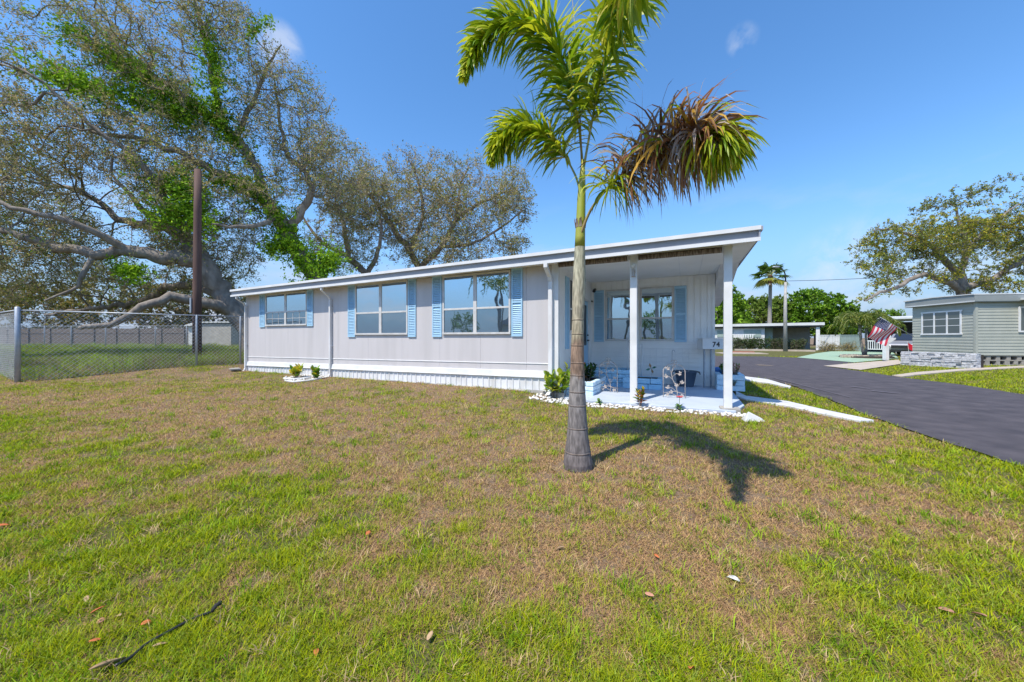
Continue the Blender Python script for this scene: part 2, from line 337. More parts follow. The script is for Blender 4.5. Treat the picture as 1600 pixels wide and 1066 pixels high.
def mixc(c1,c2,f,lo=.35,hi=.65):
    r=t.nodes.new('ShaderNodeMapRange'); r.inputs[1].default_value=lo; r.inputs[2].default_value=hi; t.links.new(f,r.inputs[0])
    x=t.nodes.new('ShaderNodeMixRGB'); t.links.new(r.outputs[0],x.inputs[0])
    for i,c in ((1,c1),(2,c2)):
        if isinstance(c,tuple): x.inputs[i].default_value=(*c,1)
        else: t.links.new(c,x.inputs[i])
    return x.outputs[0]
n1=nz(38,8); n2=nz(.5,6); n3=nz(140,4)
g=mixc((.075,.095,.018),(.17,.17,.045),n1.outputs[0]); dcol=mixc(mixc((.13,.09,.06),(.24,.18,.12),n3.outputs[0]),mixc((.30,.22,.15),(.20,.14,.095),n3.outputs[0]),n1.outputs[0])
g2=mixc(g,mixc((.16,.125,.085),(.07,.05,.035),n3.outputs[0]),n1.outputs[0],.45,.6)
cc=mixc(g2,dcol,sc.outputs[0],.2,.8)
t.links.new(cc,pb.inputs['Base Color'])
bp=t.nodes.new('ShaderNodeBump'); bp.inputs['Strength'].default_value=.8; bp.inputs['Distance'].default_value=.02; t.links.new(n1.outputs[0],bp.inputs['Height']); t.links.new(bp.outputs[0],pb.inputs['Normal'])
o=np_mesh('ground',V,np.stack([b,b+1,b+nx+1,b+nx],1),gm,col=np.stack([br,br,br],1),smooth=True); tag(o,kind='structure')

def rough_edge(poly,i0,i1,amp=.03,step=.18):
    out=[]
    for i,p in enumerate(poly):
        out.append(p)
        if i0<=i<i1:
            q=poly[i+1]; d=math.hypot(q[0]-p[0],q[1]-p[1]); k=int(min(d/step,60)); nx_,ny_=-(q[1]-p[1])/d,(q[0]-p[0])/d
            for j in range(1,k): t_=j/k; o_=random.uniform(-amp,amp); out.append((p[0]+(q[0]-p[0])*t_+nx_*o_,p[1]+(q[1]-p[1])*t_+ny_*o_))
    return out
def sheet(name,poly,z,m,th=0.0,kind='structure'):
    mb=MB(); b0=0
    if th:
        mb.prism(poly if poly_area(poly)>0 else poly[::-1],z-th,z,'z')
    else:
        p=poly if poly_area(poly)>0 else poly[::-1]
        mb.quad(*[(x,y,z) for x,y in p])
    o=mb.build(name,m,bevel=.008 if th else 0); tag(o,kind=kind); return o
def poly_area(p): return sum(p[i][0]*p[(i+1)%len(p)][1]-p[(i+1)%len(p)][0]*p[i][1] for i in range(len(p)))/2
sheet('road',rough_edge(ROAD,0,7),.022,M['asphalt'])
sheet('kerb',KERB1,.045,M['kerb'],.06)
sheet('footpath',WALK,.035,M['kerb'],.06)
sheet('driveway',MINT,.038,M['mint'])
sheet('driveway',TAN,.038,M['tan'])
sheet('footpath',PATH,.045,M['tan'],.06)
sheet('porch_slab',SLAB,.05,M['slab'],.15)
# faded strokes on the asphalt
pm=mat('faded_road_paint',(.42,.33,.20),.8,(.25,.20,.15),5,6,thr=(.4,.6))
for a_,b_ in (((1183,571.5),(1207,572.6)),):
    x0,y0=G(*a_); x1,y1=G(*b_); sheet('road_marking',[(x0,y0-.16),(x1,y1-.16),(x1,y1+.16),(x0,y0+.16)],.037,pm)
pm2=mat('pale_scuff',(.16,.145,.16),.9,(.11,.10,.12),12,6)
for a_,b_,w in (((1330,606),(1362,610),.05),((1362,613),(1408,617.5),.06),((1210,592.5),(1330,624),.03)):
    x0,y0=G(*a_); x1,y1=G(*b_); d=Vector((x1-x0,y1-y0)).normalized(); n_=(-d.y*w,d.x*w)
    sheet('road_scuff',[(x0-n_[0],y0-n_[1]),(x1-n_[0]*.3,y1-n_[1]*.3),(x1+n_[0]*.3,y1+n_[1]*.3),(x0+n_[0],y0+n_[1])],.037,pm2)

# ------------------------------------------------------------------ grass blades
EXCL=[ROAD,KERB1,WALK,MINT,TAN,PATH,SLAB,HOUSE,PEB,BED2]
def blades(X,Y,Ln,Wd,lean,colr,name,label,zoff=None):
    n=len(X); Z=gz(X,Y)-.004
    az=rng.uniform(0,2*np.pi,n); dx=np.cos(az); dy=np.sin(az); fa=az+np.pi/2+rng.normal(0,.5,n)
    wx=np.cos(fa)*Wd/2; wy=np.sin(fa)*Wd/2
    up=np.cos(lean); ou=np.sin(lean)
    m1=np.stack([X+dx*ou*Ln*.45,Y+dy*ou*Ln*.45,Z+up*Ln*.55],1)
    tip=np.stack([X+dx*Ln*(ou*.7+.25),Y+dy*Ln*(ou*.7+.25),Z+up*Ln*.8+.003],1)
    wv=np.stack([wx,wy,np.zeros(n)],1); base=np.stack([X,Y,Z],1)
    V=np.stack([base-wv,base+wv,m1+wv*.8,m1-wv*.8,tip],1).reshape(-1,3)
    i=np.arange(n)*5
    F=np.concatenate([np.stack([i,i+1,i+2],1),np.stack([i,i+2,i+3],1),np.stack([i+3,i+2,i+4],1)])
    C=np.repeat(colr,5,0)
    o=np_mesh(name,V,F,M['grass'],col=C); tag(o,label,'grass',kind='stuff'); return o
def lawn():
    n=1500000
    Y=np.exp(rng.uniform(np.log(1.0),np.log(24),n)); X=(rng.uniform(-1.62,1.62,n))*Y+rng.normal(0,.15,n)
    d=brown(X,Y)
    clump=fbm(X,Y,7,21,3)
    keep=rng.random(n)<np.clip(np.where(d>.5,.75,.42)+(clump-.4)*2.2,.2,1)
    keep&=~((X<-9.6)&(Y>12.5))
    ja=rng.normal(0,.035,n)*np.clip(Y/5,.5,1.6); jb=rng.normal(0,.035,n)*np.clip(Y/5,.5,1.6)
    for p in EXCL: keep&=~inpoly(X+ja,Y+jb,p)
    keep&=((X-bx0)**2+(Y-by0)**2>rng.uniform(.02,.07,n))
    X=X[keep];Y=Y[keep];d=d[keep];clump=clump[keep];n=len(X)
    gscale=(Y/1.6)**.62
    isdry=rng.random(n)<np.clip(.25+d*.70+(.5-fbm(X,Y,14,5,2))*.5,.04,.97)
    Ln=np.where(isdry,rng.uniform(.02,.05,n),rng.uniform(.022,.058,n)*(.7+.8*clump))*gscale**.35
    Wd=np.where(isdry,.0026,.0032)*gscale*rng.uniform(.7,1.3,n)
    lean=np.where(isdry,rng.uniform(.8,1.5,n),rng.uniform(.35,1.3,n))
    gA=np.array([.14,.23,.006]);gB=np.array([.46,.48,.012]);gC=np.array([.28,.36,.05]);dA=np.array([.43,.255,.115]);dB=np.array([.66,.44,.21]);dC=np.array([.25,.145,.09])
    r=rng.random((n,1)); r2=rng.random((n,1))
    cg=gA*(1-r)+gB*r; cg=np.where(r2<.25,gC*(.6+.8*r),cg)
    cd=dA*(1-r)+dB*r; cd=np.where(r2<.3,dC*(.8+.6*r),cd)
    cg=cg*(1-.45*d[:,None])+np.array([.38,.31,.07])*.45*d[:,None]
    C=np.where(isdry[:,None],cd,cg)
    # coarse weed tufts scattered through the turf
    nt_=1500; ty=np.exp(rng.uniform(np.log(1.1),np.log(12),nt_)); tx=rng.uniform(-1.6,1.6,nt_)*ty; kk=np.repeat(np.arange(nt_),22); wx_=tx[kk]+rng.normal(0,.022,len(kk))*(1+ty[kk]*.12); wy_=ty[kk]+rng.normal(0,.022,len(kk))*(1+ty[kk]*.12)
    kp=np.ones(len(kk),bool)
    for p in EXCL: kp&=~inpoly(wx_,wy_,p)
    wx_=wx_[kp]; wy_=wy_[kp]; kk=kk[kp]; m_=len(kk); tone=rng.random(nt_)[kk][:,None]; gs=(wy_/1.6)**.35
    wc=(np.array([.13,.25,.01])*(1-tone)+np.array([.34,.46,.03])*tone)*rng.uniform(.75,1.25,(m_,1)); td=(rng.random(nt_)<.25)[kk][:,None]; wc=np.where(td,np.array([.58,.42,.22])*rng.uniform(.6,1.2,(m_,1)),wc)
    X=np.concatenate([X,wx_]);Y=np.concatenate([Y,wy_]);C=np.concatenate([C,wc]);Ln=np.concatenate([Ln,rng.uniform(.03,.085,m_)*gs]);Wd=np.concatenate([Wd,.0042*gs*rng.uniform(.7,1.4,m_)]);lean=np.concatenate([lean,rng.uniform(.25,1.25,m_)])
    blades(X,Y,Ln,Wd,lean,C,'lawn_grass','patchy mown lawn of green blades and dry straw covering the front yard')
lawn()
def field():
    n=330000
    Y=rng.uniform(9.9,44,n)**1.0; X=-rng.uniform(.35,1.9,n)*Y
    # behind the fence line only
    A=np.array([-13.79,9.96]); B=np.array([-9.86,13.1]); L2=np.array([-17.6,11.9])
    s1=(B[0]-A[0])*(Y-A[1])-(B[1]-A[1])*(X-A[0]); s2=(A[0]-L2[0])*(Y-L2[1])-(A[1]-L2[1])*(X-L2[0])
    keep=((s1>0)&(s2>0)&(~inpoly(X,Y,HOUSE)))
    X=X[keep];Y=Y[keep];n=len(X); c=fbm(X,Y,.9,31,4); c2=fbm(X,Y,4,33,3)
    Ln=(.12+.75*np.clip(c-.42,0,1)*1.8+.14*rng.random(n))*(.7+.7*c2)*ss(9.5,14,Y)**.5+.05; Wd=.008*(Y/12)**.8*rng.uniform(.7,1.4,n)
    lean=rng.uniform(.1,1.0,n)
    r=rng.random((n,1)); C=np.array([.12,.22,.02])*(1-r)+np.array([.34,.46,.05])*r
    C=C*(.35+1.3*fbm(X,Y,.5,41,4)[:,None]); dry=(rng.random(n)<.30+.5*(c2<.45)*ss(20,12,Y)); C=np.where(dry[:,None],np.array([.28,.23,.14])*(.6+.6*r),C)
    blades(X,Y,Ln,Wd,lean,C,'field_grass','rough taller weedy grass in the field behind the chain link fence')
field()

# ------------------------------------------------------------------ mobile home
HR=-TH
H=thing('mobile_home','pale lilac grey single storey mobile home with light blue louvred shutters and covered corner porch','mobile home',(P0[0],P0[1],0),HR)
shr=lambda x: .13*(x-.42)/14.7
shw=lambda x: .11*(x+3.05)/11.1
# front wall as slightly uneven sheets with seams
mb=MB(); us=[-14.2,-13.1,-11.9,-10.75,-9.6,-8.4,-7.2,-6.0,-4.85,-3.7,-3.05]
for i in range(len(us)-1):
    g_=.002; mb.prism([(0,.28),(0,2.80+shr(us[i])),(.1,2.80+shr(us[i])),(.1,.28)],us[i]+(g_ if i else 0),us[i+1]-g_,'x')
mb.box(-14.19,-3.06,.012,.11,.28,2.66)
mb.build('front_wall',M['wall'],H)
MB().box(-14.2,-14.1,.11,6.5,.28,2.68).build('end_wall',M['wall'],H)
MB().box(-14.1,0,6.4,6.5,.28,2.68).build('rear_wall',M['wall'],H)
# belt trim
mb=MB(); mb.prism([(-.004,.555),(-.03,.545),(-.045,.44),(-.055,.43),(-.055,.415),(-.004,.415)],-14.21,-3.08,'x',sh=shw)
mb.prism([(-.003,.72),(-.012,.715),(-.012,.70),(-.003,.695)],-14.2,-3.08,'x',sh=shw)
mb.build('belt_trim',M['white'],H)
# ribbed skirt: vertical pans with narrow raised ribs
mb=MB(); x=-14.2; prof=[]
while x<-3.1:
    w=random.choice([.145,.15,.155]); prof+= [(x,-.012),(x+.012,-.03),(x+.03,-.03),(x+.042,-.012)]; x+=w
prof.append((-3.06,-.012)); zt=.43
b0=len(mb.v)
for p,q in prof: mb.v.append((p,q,.02)); mb.v.append((p,q,zt+shw(p)))
for i in range(len(prof)-1): mb.f.append((b0+2*i,b0+2*i+2,b0+2*i+3,b0+2*i+1))
mb.box(-14.2,-3.06,0,.06,.0,.36)
mb.build('skirt',M['dirtwhite'],H)
mb=MB(); x=-8.5
while x<-3.1:
    w=random.uniform(.25,.5); mb.box(x,x+w-.02,-.07-random.random()*.03,-.03,.0,.11+random.random()*.04,.008); x+=w
mb.build('foundation_edging',M['conc'],H)
MB().box(-3.05,-2.98,-.02,.08,.05,2.82).box(-3.12,-3.05,-.02,-.003,.3,2.80).build('corner_trim',M['white'],H)
# porch side wall (u=-3.05, faces +u) horizontal-lap below, with door
mb=MB(); mb.box(-3.06,-3.03,.08,1.0-.12,.05,2.82).box(-3.06,-3.03,.88,1.60,.05,1.38).box(-3.06,-3.03,.88,1.60,2.62,2.82).box(-3.06,-3.03,1.6,1.78,.05,2.82).box(-3.06,-3.03,1.78,2.62,2.25,2.82).box(-3.06,-3.03,2.62,3.1,.05,2.82)
mb.build('porch_side_wall',M['siding'],H)
# porch back wall
mb=MB(); z=.05; k=0
while z<1.10:
    mb.prism([(3.1,z),(3.076,z),(3.097,z+.112),(3.1,z+.113)],-3.03,0,'x'); z+=.115
x=-3.03
while x<0-.01:
    w=.145; x1=min(x+w,0)
    mb.box(x,x1-.028,3.080,3.1,1.15,2.83); x=x1
mb.box(-3.03,0,3.1,3.2,.0,2.83)
mb.box(0,.03,3.07,3.2,.0,2.83); mb.box(-.03,.03,3.06,3.0699,.0,2.83)
mb.build('porch_rear_wall',M['siding'],H)
MB().box(-.05,0,3.2,6.4,.0,2.7).build('side_wall',M['siding'],H)
# roof
mb=MB(); mb.prism([(-.30,2.96),(3.2,3.09),(6.9,2.96),(6.9,2.86),(3.3,2.845),(-.30,2.80)],-14.35,.40,'x',sh=shr); mb.build('roof',M['ceil'],H)
# gutter/fascia along the front
mb=MB(); mb.prism([(-.302,2.80),(-.302,2.97),(-.38,2.985),(-.385,2.93),(-.35,2.925),(-.335,2.83),(-.37,2.815),(-.37,2.765),(-.33,2.765)],-14.40,.42,'x',sh=shr)
f=mb.build('front_fascia',M['fascia'],H)
mb=MB(); mb.prism([(-.39,2.99),(-.39,2.932),(-.3845,2.932),(-.3845,2.99)],-14.41,.43,'x',sh=shr); mb.prism([(-.376,2.817),(-.376,2.760),(-.3705,2.760),(-.3705,2.817)],-14.405,.425,'x',sh=shr)
mb.prism([(-.39,2.99),(-.39,2.996),(-.25,2.996),(-.25,2.99)],-14.41,.43,'x',sh=shr)
mb.build('drip_edge',M['white'],H)
mb=MB(); mb.prism([(.402,2.99),(.46,2.99),(.46,2.93),(.43,2.92),(.42,2.80),(.402,2.80)],-.37,3.6,'y'); mb.build('rake_fascia',M['fascia'],H)
mb=MB()
for x in np.arange(-2.85,.3,.42): mb.prism([(.0+0.02,2.800-.008),(3.08,2.838-.008),(3.08,2.838),(.02,2.802)],x,x+.012,'x')
mb.prism([(-.04,2.795),(.06,2.797),(.06,2.72),(-.04,2.72)],-3.0,-.07,'x')
mb.build('ceiling_joint',M['white'],H)
# lower rear roof wing seen past the porch
mb=MB(); mb.prism([(1.6,2.90),(1.6,2.845),(3.2,2.50),(6.8,2.30),(6.8,2.60)][::-1],.04,.385,'x'); mb.build('rear_roof_wing',M['white'],H)
# posts
for u in (-1.5,.02):
    mb=MB(); mb.box(u-.062,u+.062,-.062,.062,.045,2.84); mb.build('porch_post',M['white'],H,bevel=.006)
MB().box(-.10,.20,-.13,.12,.0,.075,.008).build('post_footing',M['conc'],H,bevel=.01)
# windows
def window(u0,u1,z0,z1,vd,parent=H,grid=False,split=True,frame=M['frame'],gl=M['glass'],shade=False):
    fr=MB(); t_=.045; d=.035
    fr.box(u0,u1,vd-d,vd-.004,z1-t_,z1); fr.box(u0,u1,vd-d-.012,vd-.004,z0,z0+t_); fr.box(u0,u0+t_,vd-d,vd-.004,z0+t_,z1-t_); fr.box(u1-t_,u1,vd-d,vd-.004,z0+t_,z1-t_)
    um=(u0+u1)/2; zm=z0+(z1-z0)*.425
    cols=[(u0+t_,um-.045),(um+.045,u1-t_)] if split else [(u0+t_,u1-t_)]
    if split: fr.box(um-.045,um+.045,vd-d+.002,vd-.004,z0+t_,z1-t_)
    for a,b_ in cols: fr.box(a,b_,vd-d+.005,vd-.008,zm-.022,zm+.022)
    f=fr.build('window',frame,parent,bevel=.003)
    for a,b_ in cols:
        MB().box(a,b_,vd-.014,vd-.006,z0+t_,zm-.022).build('pane',M['glasslow'] if gl is M['glass'] else gl,f); MB().box(a,b_,vd-.018,vd-.006,zm+.022,z1-t_).build('pane',gl,f)
        if grid:
            g=MB(); n=3; h=zm-.022-z0-t_
            for i in range(1,n): g.box(a+(b_-a)*i/n-.006,a+(b_-a)*i/n+.006,vd-.020,vd-.0145,z0+t_,zm-.022)
            g.box(a,b_,vd-.0205,vd-.0150,z0+t_+h*.5-.006,z0+t_+h*.5+.006)
            g.build('muntin',M['frame'],f)
    return f
def shutter(u0,u1,z0,z1,vd,parent=H):
    s=MB(); fw=.032; d=.03
    s.box(u0,u0+fw,vd-d,vd-.003,z0,z1); s.box(u1-fw,u1,vd-d,vd-.003,z0,z1); s.box(u0+fw,u1-fw,vd-d,vd-.003,z0,z0+.06); s.box(u0+fw,u1-fw,vd-d,vd-.003,z1-.06,z1)
    zm=(z0+z1)/2; s.box(u0+fw,u1-fw,vd-d,vd-.003,zm-.02,zm+.02)
    s.box(u0+fw,u1-fw,vd-.007,vd-.0035,z0+.06,z1-.06)
    z=z0+.07
    while z<z1-.08:
        if abs(z+.015-zm)>.035: s.prism([(vd-.028,z),(vd-.009,z+.028),(vd-.013,z+.032),(vd-.031,z+.004)],u0+fw,u1-fw,'x')
        z+=.042
    return s.build('shutter',M['shutter'],parent)
window(-13.05,-10.95,1.63,2.68,0,grid=True); shutter(-13.38,-13.09,1.60,2.68,0); shutter(-10.95+.01,-10.68,1.60,2.70,0)
window(-8.88,-6.99,1.33,2.73,0); shutter(-9.17,-8.89,1.27,2.73,0); shutter(-6.98,-6.73,1.27,2.75,0)
window(-5.90,-4.07,1.33,2.74,0); shutter(-6.21,-5.93,1.27,2.77,0); shutter(-4.05,-3.79,1.28,2.78,0)
window(-2.64,-1.80,1.17,2.58,3.085,split=False); window(-1.72,-.90,1.17,2.59,3.085,split=False)
shutter(-2.95,-2.68,1.14,2.58,3.085); shutter(-.88,-.60,1.14,2.58,3.085)
# side wall window, shutter and door (built along v)
fr=MB(); fr.box(-3.032,-3.0,.86,.90,1.38,2.62).box(-3.032,-3.0,1.58,1.62,1.38,2.62).box(-3.032,-3.0,.9,1.58,1.38,1.42).box(-3.032,-3.0,.9,1.58,2.58,2.62).box(-3.03,-3.004,.9,1.58,1.90,1.94)
f=fr.build('window',M['white'],H); MB().box(-3.03,-3.02,.9,1.58,1.42,2.58).build('pane',M['glassdark'],f)
s=MB(); s.box(-3.029,-3.0,.60,.63,1.0,2.62).box(-3.029,-3.0,.81,.84,1.0,2.62).box(-3.029,-3.012,.63,.81,1.0,2.62)
for z in np.arange(1.06,2.55,.045): s.box(-3.012,-3.002,.63,.81,z,z+.024)
s.build('shutter',M['shutter'],H)
d=MB(); d.box(-3.045,-3.015,1.80,2.60,.08,1.05).box(-3.045,-3.015,1.80,1.90,1.05,2.22).box(-3.045,-3.015,2.5,2.6,1.05,2.22).box(-3.045,-3.015,1.9,2.5,2.12,2.22)
d=d.build('door',M['shutter'],H); MB().box(-3.04,-3.03,1.9,2.5,1.05,2.12).build('pane',M['glassdark'],d)
MB().box(-3.015,-2.97,2.52,2.56,1.16,1.20).box(-2.97,-2.96,2.42,2.56,1.165,1.195).build('handle',M['black'],d); MB().box(-3.015,-2.985,2.52,2.56,1.30,1.34).build('lock',M['black'],d)
MB().box(-3.03,-2.99,1.74,1.79,.05,2.28).box(-3.03,-2.99,2.61,2.66,.05,2.28).box(-3.03,-2.99,1.79,2.61,2.23,2.28).build('door_frame',M['white'],H)
# porch lamp by the door, on the back wall
MB().tube([(-3.0,3.08,2.28),(-3.0,2.98,2.28)],.02,10).build('door_bell',M['black'],H); MB().tube([(-2.93,3.09,2.62),(-2.93,3.0,2.60),(-2.93,2.95,2.55)],[.035,.035,.045],12).build('security_camera',M['black'],H)
# downspouts
def downspout(u,w=.055,zb=.1):
    m=MB(); h=w/2; sh_=shr(u)
    def seg(a,b_):
        (y0,z0),(y1,z1)=a,b_
        m.prism([(y0-h*1.1,z0),(y1-h*1.1,z1),(y1+h*1.1,z1),(y0+h*1.1,z0)],u-h,u+h,'x')
    pts=[(-.33,2.76+sh_),(-.325,2.68+sh_),(-.10,2.52+sh_),(-.06,2.44+sh_),(-.06,zb+.12),(-.09,zb+.05),(-.22,zb)]
    for i in range(len(pts)-1): seg(pts[i],pts[i+1])
    m.box(u-h-.012,u+h+.012,-.075,-.002,1.0,1.03).box(u-h-.012,u+h+.012,-.02,-.002,2.1,2.13)
    return m.build('downspout',M['dirtwhite'],H,bevel=.006)
downspout(-14.12); downspout(-9.86); downspout(-3.13,.085)

def hthing(name,label,cat,u,v,z=0,rz=0,group=None):
    x,y=HL(u,v); return thing(name,label,cat,(x,y,z),HR+rz,group)
# rolled shades hung under the gutter
for u0,u1,lab in ((-2.93,-1.60,'dark rolled up porch shade under the eave left of the middle post'),(-1.40,-.08,'striped rolled up bamboo shade under the eave between the two porch posts')):
    t_=hthing('roll_up_shade',lab,'shade',(u0+u1)/2,-.13,2.72,0,'rolled shades under the porch eave')
    w=(u1-u0)/2; m=MB().tube([(-w,0,0),(w,0,0)],.042,12)
    for i in range(7):
        q=i*.9; m.tube([(-w,math.cos(q)*.043,math.sin(q)*.043),(w,math.cos(q)*.043,math.sin(q)*.043)],.006,5)
    m.build('shade_roll',M['bamboo'],t_)
    MB().box(-w-.01,w+.01,-.03,.03,.05,.075).box(-w-.02,-w-.005,-.03,.04,-.05,.06).box(w+.005,w+.02,-.03,.04,-.05,.06).build('bracket',M['frame'],t_)
# ornament on the middle post
t_=hthing('post_ornament','small white bird ornament hanging from the upper part of the middle porch post','ornament',-1.5,-.085,2.40)
MB().lathe([(0,.10),(.025,.11),(.035,.14),(.02,.17),(0,.175)],10,(0,0,.05)).tube([(0,0,.24),(0,0,.14)],.006,5).build('bird_body',M['white'],t_)
MB().tube([(-.02,0,.14),(-.015,0,.02)],.008,6).tube([(.01,0,.14),(.02,0,0)],.008,6).tube([(.03,0,.12),(.035,0,.05)],.007,6).tube([(-.03,.0,.0),(.04,0,-.01)],.012,6).build('chime',M['rust'],t_)

# ------------------------------------------------------------------ stone planters
def planter(name,label,u,v,w,d,h,m,courses=3,soil=None,group=None,rz=0):
    t_=hthing(name,label,'planter',u,v,.045,rz,group); mb=MB(); ch=h/courses; tk=.10
    for c in range(courses):
        z0=c*ch+.002; z1=(c+1)*ch-.008
        for side in range(4):
            Lx=w if side%2==0 else d; s=0 if c%2 else -.12
            p=max(0,s)
            while p<Lx-.01:
                q=min(Lx,(s if s>0 else s)+.32+random.uniform(-.04,.04)) if s>-1 else Lx
                if Lx-q<.1: q=Lx
                a,b_=p+.003,q-.003; k=random.uniform(-.012,.006)
                if side==0: mb.box(a,b_,k,tk,z0,z1,.004)
                elif side==2: mb.box(a,b_,d-tk,d-k,z0,z1,.004)
                elif side==1 and b_-a>.02: mb.box(w-tk,w-k,max(a,tk+.002),min(b_,d-tk-.002),z0,z1,.004)
                elif side==3: mb.box(k,tk,max(a,tk+.002),min(b_,d-tk-.002),z0,z1,.004)
                p=q; s=q
    mb.build('stone_wall',m,t_,bevel=.012)
    MB().box(tk-.01,w-tk+.01,tk-.01,d-tk+.01,.01,h-.05 if soil is None else soil).build('soil',M['soil'],t_)
    return t_
planter('stone_planter','pale blue painted stone planter box beside the porch door, full of green plants',-3.0,.35,.66,1.35,.29,M['paleblue'],3)
planter('stone_planter','tall blue painted stone planter in porch shade behind the left trellis',-2.75,1.95,.95,.7,.43,M['bluestone'],4)
planter('stone_planter','low blue painted stone block bed with dark top behind the middle post',-1.98,1.80,.86,.55,.26,M['bluestone'],2,soil=.245)
planter('stone_planter','light blue stone planter at the right end of the porch beside the walkway',.03,2.45,.55,1.1,.36,M['paleblue'],3)

# ------------------------------------------------------------------ leafy small plants
def leaf_verts(L_,W_,bend=.4,n=5,fold=.25):
    vs=[];
    for i in range(n+1):
        s=i/n; w=W_*math.sin(math.pi*min(1,(s*.86+.10)))**.8*.5 if i<n else .002
        x=L_*s*math.cos(bend*s*.8); z=-L_*bend*s*s*.55
        vs+= [(x,-w,z+w*fold),(x,0,z),(x,w,z+w*fold)]
    f=[]
    for i in range(n):
        for k in (0,1): a=i*3+k; f.append((a,a+1,a+4,a+3))
    return np.array(vs),np.array(f)
def plant(name,label,cat,loc,n,h,Lf,Wf,cols,spread=.6,tilt=(.1,1.2),stems=3,parent_z=0,stemmat=None,seed=1,group=None):
    r=np.random.default_rng(seed); t_=thing(name,label,cat,loc,0,group); Vs=[];Fs=[];Cs=[];o=0; ms=MB()
    st=[]
    for s in range(stems):
        a=r.uniform(0,6.28); q=r.uniform(.2,1)*spread*h*.5; hh=h*r.uniform(.55,.85)
        p0=Vector((math.cos(a)*q*.2,math.sin(a)*q*.2,-.02)); p1=Vector((math.cos(a)*q,math.sin(a)*q,hh)); st.append((p0,p1)); ms.tube([p0,(p0+p1)/2+Vector((r.normal(0,.01),r.normal(0,.01),0)),p1],[.009,.007,.004],6)
    for i in range(n):
        p0,p1=st[i%stems]; s=.25+.75*((i//stems)+.5)/(n/stems); s=min(s,1); p=p0.lerp(p1,s)
        az=i*2.4+r.normal(0,.3); el=(tilt[1]*(1-s)+tilt[0]*s)  # angle from vertical
        sc=Lf*r.uniform(.75,1.15)*(1-.25*s); lv,lf=leaf_verts(sc,Wf*r.uniform(.8,1.15),r.uniform(.3,.8))
        M4=Matrix.Rotation(az,3,'Z')@Matrix.Rotation(-(math.pi/2-el),3,'Y')@Matrix.Rotation(r.normal(0,.25),3,'X')
        w=lv@np.array(M4).T+np.array(p); Vs.append(w); Fs.append(lf+o); o+=len(w)
        c=np.array(cols[r.integers(len(cols))])*r.uniform(.75,1.25); Cs.append(np.repeat(c[None],len(w),0))
    np_mesh('foliage',np.concatenate(Vs),np.concatenate(Fs),M['leaf'],t_,col=np.concatenate(Cs),smooth=True)
    ms.build('stem',stemmat or M['bark'],t_); return t_
GY_=[(.30,.42,.03),(.38,.46,.04),(.22,.36,.03),(.45,.48,.05)]
x,y=HL(-3.02,-.12); plant('shrub','yellow green broad leaved shrub at the house corner beside the downspout','shrub',(x,y,.03),56,.60,.23,.115,GY_,1.1,(.05,1.3),7,seed=3)
x,y=HL(-2.86,.06); plant('shrub','tall light green leafy stem rising behind the broad leaved corner shrub','shrub',(x,y,.03),16,.74,.21,.11,GY_,.2,(.2,1.1),2,seed=4)
x,y=HL(-1.36,-.24); plant('croton_plant','orange and green croton plant in front of the middle porch post','plant',(x,y,.03),34,.40,.14,.05,[(.45,.12,.02),(.25,.30,.03),(.40,.30,.03),(.12,.20,.03),(.5,.2,.03)],.5,(.3,1.5),4,seed=5)
x,y=G(461,592,.08); plant('croton_plant','yellow leaved croton, the left of two in the small stone bed by the house','plant',(x,y,.07),34,.42,.23,.10,[(.55,.45,.03),(.35,.42,.03),(.12,.28,.03),(.6,.5,.05)],.9,(.1,1.2),6,seed=6)
x,y=G(496,594,.08); plant('croton_plant','green and yellow croton right next to the downspout in the small stone bed','plant',(x,y,.07),40,.38,.20,.08,[(.45,.42,.03),(.25,.38,.03),(.10,.26,.03)],.7,(.1,1.2),6,seed=7)
for i,(u,v,lab) in enumerate(((-2.72,.62,'dark green leafy plant at the front of the porch door planter'),(-2.62,1.05,'dark green leafy plant in the middle of the porch door planter'),(-2.72,1.45,'dark green leafy plant at the back of the porch door planter'))):
    x,y=HL(u,v); plant('potted_plant',lab,'plant',(x,y,.28),60,.40,.18,.06,[(.03,.08,.02),(.05,.12,.03),(.08,.14,.05),(.30,.12,.03)] if i==0 else [(.03,.08,.02),(.05,.12,.03)],1.2,(.3,1.5),7,seed=10+i,group='plants in the porch door planter')
x,y=HL(.20,2.75); plant('potted_plant','green leafy plant in the right stone planter behind the corner post','plant',(x,y,.36),34,.36,.16,.05,[(.10,.20,.03),(.15,.28,.05)],.7,(.2,1.3),5,seed=20)
x,y=HL(.42,2.80); plant('potted_plant','red tinged flowering plant in the right stone planter','plant',(x,y,.36),60,.34,.09,.03,[(.35,.16,.08),(.18,.26,.06),(.45,.20,.12)],1.1,(.2,1.3),9,seed=21)
x,y=HL(.36,2.43); plant('potted_plant','small green sprig trailing from the front of the right stone planter','plant',(x,y,.18),16,.14,.06,.03,[(.15,.26,.05)],1.0,(.4,1.6),4,seed=22)
for (px,py,lab,sd_) in ((936,632,'small green rosette plant in the white pebbles near the palm trunk',31),(1060,641,'small green plant under the red flower in the pebbles',32)):
    x,y=G(px,py); plant('small_plant',lab,'plant',(x,y,.02),14,.08,.11,.045,[(.14,.30,.06),(.24,.40,.08)],.8,(.7,1.5),3,seed=sd_)
